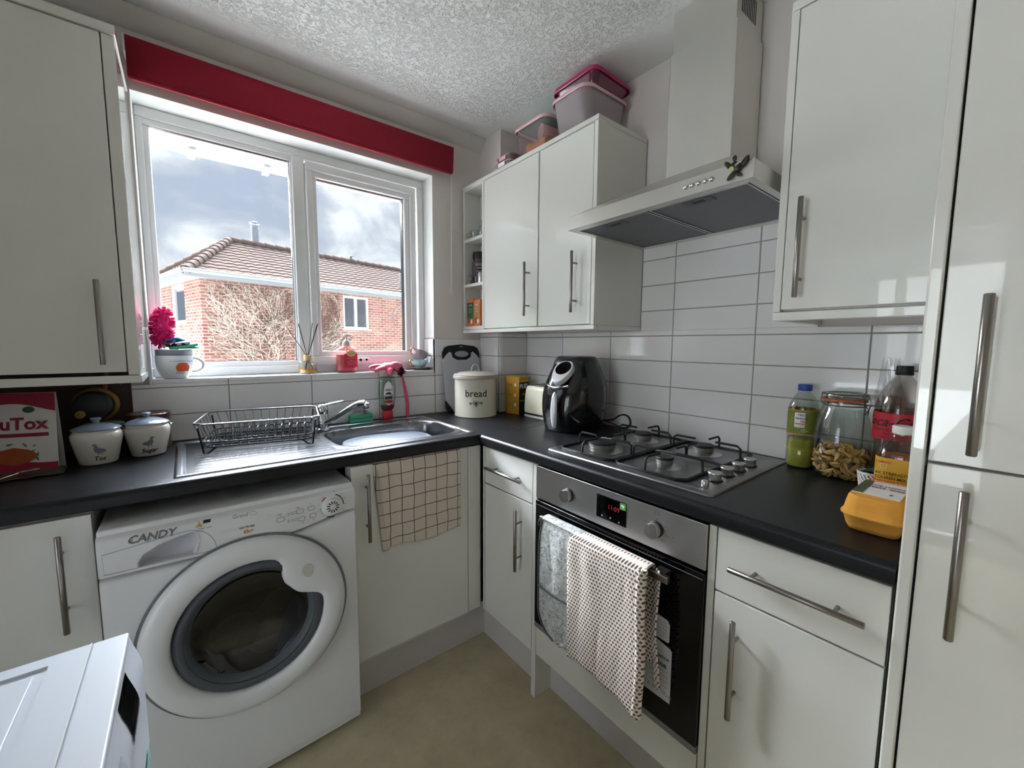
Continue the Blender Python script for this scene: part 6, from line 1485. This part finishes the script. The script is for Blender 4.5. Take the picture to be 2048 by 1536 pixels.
# ================================================================== FRONT-LEFT FREESTANDING MACHINE
DW = thing('tumble_dryer', 'white freestanding machine with dark display in the near left corner', 'appliance', (-1.9, -1.445, 0))
applb = mat('cool_white_enamel', '#d0d3da', .35, var=.01)
y0_, y1_ = -1.742, -1.147
def frontx(z): return -1.613+.013*sst(.85, .79, z) if z > .79 else -1.600-.010*sst(.66, .60, z)
def ff(u, v): z = .02+.822*v; return Vector((frontx(z), y0_+(y1_-y0_)*u, z))
b = MB(); b.grid(ff, 10, 60); b.build('front_panel', applb, DW, smooth=60)
MB().box(-2.2, -1.618, y0_, y1_, .02, .835).build('body', applb, DW)
b = MB(); b.box(-1.652, -1.6125, y0_-.0015, y1_+.0015, .8352, .85); b.build('front_trim', applb, DW, bevel=.0025, seg=3)
MB().box(-1.6535, -1.652, y0_-.0016, y1_+.0016, .8352, .8509).build('seam_highlight', appl, DW)  # lighter ridge put in as the bright highlight along the top seam
b = MB(); b.box(-1.692, -1.6535, y0_-.0015, y1_+.0015, .8352, .8497); b.box(-2.2, -1.692, -1.168, y1_+.0015, .8352, .8497); b.box(-2.2, -1.692, y0_-.0015, -1.72, .8352, .8497); b.box(-2.2, -1.692, -1.72, -1.168, .8352, .8462)
b.build('top_panel', applb, DW)
MB().box(-2.19, -1.703, -1.708, -1.180, .8462, .8492).build('raised_top_field', applb, DW, bevel=.0028, seg=3)
fx_ = lambda off: (lambda y, z: Vector((frontx(z)+off, y, z)))
b = MB(); b.grid(lambda u, v: fx_(.0012)(-1.305+.075*u, .785+.055*v), 4, 8); b.build('display', blackg, DW, recalc=False)
b = MB(); b.grid(lambda u, v: fx_(.0018)(-1.305+.075*u, .792+.0012*v), 2, 2); b.build('display_line', appl, DW, recalc=False)
b = MB(); b.grid(lambda u, v: fx_(.0015)(-1.56+.20*u, .62+.20*v), 4, 20); st_ = b.build('protective_film', thin('hazy_film', '#eceef2', .2, .08, cloud=.3, ccol='#d9dbe2'), DW, recalc=False)
b = MB(); random.seed(12)
for k in range(10): y = -1.40-k*.008; b.add([fx_(.003)(y, .80), fx_(.003)(y-.0015, .80), fx_(.003)(y-.0015, .80-random.uniform(.01, .04)), fx_(.003)(y, .78)], [(0, 1, 2, 3)])
b.build('pencil_marks', inkg, st_, recalc=False)
b = MB(); b.grid(lambda u, v: fx_(.0022)(-1.235+.06*u, .52+.16*v), 3, 12); b.build('energy_sticker', mat('blue_green_sticker', '#7fb3b0', .5, var=.5, vs=9, stretch=(1, 1, 3)), DW, recalc=False)
MB().cyl((-1.75, -1.30, 0), (-1.75, -1.30, .02), .02, 12).build('foot', blackm, DW)

# ================================================================== OUTSIDE: THE HOUSE OPPOSITE
HZ = 2.992; HA = math.radians(14.192)
house = thing('house', 'red brick house with a pale tiled hipped roof, seen through the kitchen window', 'house', (-1.125, 11.617, 0), rz=HA, local=True)
brick = mat('red_brick', '#c99a8a', .9, spec=.1)
t = brick.node_tree; o = nd(t, 'ShaderNodeTexCoord'); sp_ = nd(t, 'ShaderNodeSeparateXYZ'); cb = nd(t, 'ShaderNodeCombineXYZ'); t.links.new(o.outputs['Object'], sp_.inputs[0])
t.links.new(mth(t, 'ADD', sp_.outputs[0], sp_.outputs[1]), cb.inputs[0]); t.links.new(sp_.outputs[2], cb.inputs[1])
bk_ = nd(t, 'ShaderNodeTexBrick'); bk_.inputs['Scale'].default_value = 1; bk_.inputs['Brick Width'].default_value = .26; bk_.inputs['Row Height'].default_value = .085; bk_.inputs['Mortar Size'].default_value = .012; bk_.inputs['Bias'].default_value = .1
bk_.inputs['Color1'].default_value = lin('#784339'); bk_.inputs['Color2'].default_value = lin('#90675b'); bk_.inputs['Mortar'].default_value = lin('#a3968d'); t.links.new(cb.outputs[0], bk_.inputs[0])
nz = nd(t, 'ShaderNodeTexNoise'); nz.inputs['Scale'].default_value = 1.1; nz.inputs['Detail'].default_value = 6; t.links.new(o.outputs['Object'], nz.inputs[0])
mx = nd(t, 'ShaderNodeMix', data_type='RGBA', blend_type='MIX'); rmp = nd(t, 'ShaderNodeValToRGB'); rmp.color_ramp.elements[0].position = .45; rmp.color_ramp.elements[0].color = (0, 0, 0, 1); rmp.color_ramp.elements[1].position = .75; rmp.color_ramp.elements[1].color = (.55, .55, .55, 1)
t.links.new(nz.outputs[0], rmp.inputs[0]); t.links.new(rmp.outputs[0], mx.inputs[0]); t.links.new(bk_.outputs[0], mx.inputs[6]); mx.inputs[7].default_value = lin('#b59a8c'); t.links.new(mx.outputs[2], bsdf(brick).inputs['Base Color'])
HL, HD = 9.6, 4.4
wins = [(4.0, 4.97, 1.80, 2.89)]
b = MB(); x0_, x1_, za, zb = wins[0]
b.box(0, x0_, 0, .2, -3, HZ); b.box(x1_, HL, 0, .2, -3, HZ); b.box(x0_, x1_, 0, .2, -3, za); b.box(x0_, x1_, 0, .2, zb, HZ)
wl0, wl1, wz0, wz1 = 1.30, 2.55, 1.86, 2.94
b.box(0, .2, .2, wl0, -3, HZ); b.box(0, .2, wl1, HD, -3, HZ); b.box(0, .2, wl0, wl1, -3, wz0); b.box(0, .2, wl0, wl1, wz1, HZ); b.box(HL-.2, HL, .2, HD, -3, HZ); b.box(.2, HL-.2, HD-.2, HD, -3, HZ)
b.build('wall', brick, house, smooth=0)
winm = thin('house_window_glass', '#8fa0a6', .02, .35, edge=.5)
o = MB(); fw = .06
for q in ((x0_, x1_, za, za+fw), (x0_, x1_, zb-fw, zb), (x0_, x0_+fw, za+fw, zb-fw), (x1_-fw, x1_, za+fw, zb-fw), ((x0_+x1_)/2-.04, (x0_+x1_)/2+.04, za+fw, zb-fw)): o.box(q[0], q[1], .02, .10, q[2], q[3])
o.box(x0_-.05, x1_+.05, -.06, .06, za-.05, za-.0)
wo_ = o.build('window', upvc, house); MB().box(x0_+fw, x1_-fw, .07, .08, za+fw, zb-fw).build('pane', winm, wo_)
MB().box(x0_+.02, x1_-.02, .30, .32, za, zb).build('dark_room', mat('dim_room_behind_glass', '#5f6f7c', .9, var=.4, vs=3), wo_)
o = MB()
for q in ((wl0, wl1, wz0, wz0+fw), (wl0, wl1, wz1-fw, wz1), (wl0, wl0+fw, wz0+fw, wz1-fw), (wl1-fw, wl1, wz0+fw, wz1-fw)): o.box(.02, .10, q[0], q[1], q[2], q[3])
o.box(-.06, .06, wl0-.05, wl1+.05, wz0-.06, wz0)
wo_ = o.build('window', upvc, house); MB().box(.07, .08, wl0+fw, wl1-fw, wz0+fw, wz1-fw).build('pane', winm, wo_)
b = MB()
for k in range(11): b.box(.11, .13, wl0+.05, wl1-.05, wz1-.08-k*.055, wz1-.04-k*.055)
b.build('blind', mat('pale_slat_blind', '#cfc9bd', .7), wo_)
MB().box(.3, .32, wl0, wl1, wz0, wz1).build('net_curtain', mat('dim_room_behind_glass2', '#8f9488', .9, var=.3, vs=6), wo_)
# roof: hipped, pantiles
roofm = mat('pale_pink_roof_tile', '#645852', .9, spec=0, var=.12, vs=3)
OV = .38; ez = HZ+.03; rl, rr2, rd, rh = 1.5, 8.0, 2.2, 1.45
E = {'a': Vector((-OV, -OV, ez)), 'b': Vector((HL+OV, -OV, ez)), 'c': Vector((HL+OV, HD+OV, ez)), 'd': Vector((-OV, HD+OV, ez)), 'r': Vector((rl, rd, ez+rh)), 's': Vector((rr2, rd, ez+rh))}
def tiled(e0, e1, t0, t1, name, cols, rows):
    """pantiled roof slope: courses step, rolls across"""
    n_ = (e1-e0).cross(t0-e0).normalized()
    if n_.z < 0: n_ = -n_
    base_n = max(8, int((e1-e0).length/.28)); b = MB()
    nv = rows*3
    Ld = (e1-e0).normalized(); L0 = (e1-e0).length
    vs = []; nu = base_n*6+1
    for j in range(rows):
        for jj, (fr_, h_) in enumerate(((0, .026), (.98, .004))):
            v = (j+fr_)/rows
            A_ = e0+(t0-e0)*v; B_ = e1+(t1-e1)*v; sA = (A_-e0).dot(Ld); sB = (B_-e0).dot(Ld)
            for i in range(nu):
                s_ = L0*i/(nu-1); s2 = min(max(s_, sA), sB); P_ = A_+Ld*(s2-sA)
                vs.append(P_+n_*(h_+.024*abs(math.sin(PI*(s_-.14*(j % 2)*0)/.28))**.7))
    R2 = rows*2
    b.add(vs, [(j*nu+i, j*nu+i+1, (j+1)*nu+i+1, (j+1)*nu+i) for j in range(R2-1) for i in range(nu-1)])
    return b.build(name, roofm, house, smooth=50)
tiled(E['a'], E['b'], E['r'], E['s'], 'roof', 0, 13); tiled(E['d'], E['a'], E['r'], E['r'], 'roof', 0, 13); tiled(E['c'], E['d'], E['s'], E['r'], 'roof', 0, 8); tiled(E['b'], E['c'], E['s'], E['s'], 'roof', 0, 8)
for p, q in (('a', 'r'), ('d', 'r'), ('b', 's'), ('c', 's'), ('r', 's')):
    A_, B_ = E[p], E[q]; n_ = int((B_-A_).length/.35)+1; b = MB()
    for k in range(n_): b.tube([A_.lerp(B_, k/n_)+Vector((0, 0, .05)), A_.lerp(B_, (k+1.05)/n_)+Vector((0, 0, .035))], [.125, .105], 10)
    b.build('ridge_tiles', roofm, house, smooth=50)
# soffit, fascia, gutter
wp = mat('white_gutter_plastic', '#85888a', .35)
MB().box(-OV, HL+OV, -OV, .02, HZ-.04, HZ-.02).build('soffit', wp, house); MB().box(-OV, .02, .02, HD+OV, HZ-.04, HZ-.02).build('soffit', wp, house)
MB().box(-OV-.02, HL+OV, -OV-.02, -OV, HZ-.06, HZ+.10).build('fascia', wp, house); MB().box(-OV-.02, -OV, -OV, HD+OV, HZ-.06, HZ+.10).build('fascia', wp, house)
MB().tube([(-OV-.08, -OV-.08, HZ+.075), (HL+OV, -OV-.08, HZ+.075)], .055, 10).build('gutter', wp, house); MB().tube([(-OV-.08, -OV-.08, HZ+.075), (-OV-.08, HD+OV, HZ+.075)], .055, 10).build('gutter', wp, house)
# flue and small roof vents
fm = mat('grey_metal_flue', '#8b9298', .4, metal=.6, var=.2)
MB().lathe([(.11, 0), (.11, .75), (.12, .76), (.12, .78), (.10, .79), (.10, .86)], (2.3, rd+.15, ez+rh-.15), 20).build('flue', fm, house)
MB().lathe([(.13, .90), (.15, .91), (.15, .94), (0, .99)], (2.3, rd+.15, ez+rh-.15), 20).build('flue_cap', fm, house)
MB().lathe([(.04, 0), (.04, .12), (.10, .13), (.10, .17), (0, .20)], (5.7, rd, ez+rh+.1), 14).build('ridge_vent', wp, house)
for x, z0_, z1_ in ((6.55, .55, 1.15),):
    v_ = .4; MB().tube([(x, -OV+(rd+OV)*.25, ez+.3), (x, -OV+(rd+OV)*.25, ez+.95)], .03, 8).build('vent_pipe', wp, house)
MB().tube(smoothp([(6.6, -.46, HZ+.1), (6.3, -.3, HZ-.2), (6.05, -.05, HZ-.5), (6.0, -.03, HZ-.9)], 4), .018, 6).build('cable', fm, house)
# bare creeper on the wall, one plant
cr_ = thing('climbing_plant', 'bare leafless climbing plant spreading over the brick wall of the house', 'climbing plant', (-1.125, 11.617, 0), rz=HA, local=True)
random.seed(21); twm = mat('pale_twig', '#c9bcae', .9, var=.2, vs=5); twd = mat('brown_twig', '#5e473b', .9, var=.2, vs=5)
def grow(b, p, ang, L, rad, depth):
    pts = [p]; a = ang; x, z = p[0], p[2]; n = max(3, int(L/.14))
    for k in range(n):
        a += random.uniform(-.16, .16)+.02*(PI/2-a); x += .14*math.cos(a); z += .14*math.sin(a)
        if x < .06 or x > 4.3 or z > HZ-.06: break
        if 3.9 < x and z > 1.6: break
        pts.append((x, -.02-.012*depth, z))
        if depth < 3 and random.random() < (.62 if depth < 2 else .35): grow(b, pts[-1], a+random.choice((-1, 1))*random.uniform(.35, .95), L*random.uniform(.35, .7), rad*.62, depth+1)
    if len(pts) > 1: b.tube(pts, [rad*(1-.6*i/len(pts)) for i in range(len(pts))], 4, cap=False)
for k, (x, a) in enumerate(((1.5, 2.15), (1.6, 1.95), (1.75, 1.7), (1.8, 1.5), (2.0, 1.35), (2.2, 1.15), (2.3, .9), (1.4, 2.3), (2.5, 1.5))):
    b = MB(); grow(b, (x, -.02, .25), a, 3.1, .017, 0); b.build('branch', twm if k % 2 else twd, cr_, smooth=80, recalc=False)
# ground between the houses and trees further left (seen mirrored in the glossy doors)
struct(MB().box(-60, 60, .35, 90, -3.1, -3).build('ground', mat('pale_bounce_paving', '#d2cfc8', .9, var=.08, vs=.6)))  # unseen ground made pale to bounce daylight up to the ceiling
treem = mat('pale_green_foliage', '#8c9a62', .8, var=.35, vs=3); bark = mat('grey_bark', '#6b6258', .9, var=.2)
for i, (x, y, h_, lb) in enumerate(((-9.5, 12.0, 6.5, 'tall leafy tree left of the brick house'), (-13.0, 9.0, 5.8, 'round leafy tree further left of the brick house'), (-7.5, 17.5, 6.0, 'leafy tree behind the left side of the brick house'))):
    r = thing('tree', lb, 'tree', (x, y, -3), group='trees outside')
    MB().tube([(x, y, -3), (x+.1, y, -1), (x, y+.1, h_*.3-1)], [.22, .17, .1], 8).build('trunk', bark, r)
    b = MB(); random.seed(30+i)
    for k in range(900):
        a, c_ = random.uniform(0, 2*PI), random.uniform(-1, 1); q = (1-c_*c_)**.5; R_ = random.uniform(.75, 1.05)
        p = Vector((x+1.9*R_*q*math.cos(a), y+1.9*R_*q*math.sin(a), -3+h_*.62+h_*.36*R_*c_)); d = Vector((random.uniform(-1, 1), random.uniform(-1, 1), random.uniform(-1, 1))).normalized(); e_ = d.orthogonal().normalized()
        b.add([p-d*.16, p+e_*.08, p+d*.16, p-e_*.08], [(0, 1, 2, 3)])
    b.build('crown', treem, r, smooth=0, recalc=False)
# a small tree in front, mirrored in the house window
# ------------------------------------------------------------------ unseen glazed door added in the far left wall to let the fill in
root = thing('added_door_1', 'x', 'x', (XL-.1, -1.3, 0)); del root['category']; del root['label']; struct(root)
b = MB()
for q in ((-1.9, -.7, .0, .07), (-1.9, -.7, 2.03, 2.1), (-1.9, -1.83, .07, 2.03), (-.77, -.7, .07, 2.03), (-1.33, -1.27, .07, 2.03)): b.box(XL-.12, XL-.06, q[0], q[1], q[2], q[3])
b.build('door_frame', upvc, root, bevel=.004)
MB().box(XL-.10, XL-.096, -1.83, -.77, .07, 2.03).build('pane', glass, root)
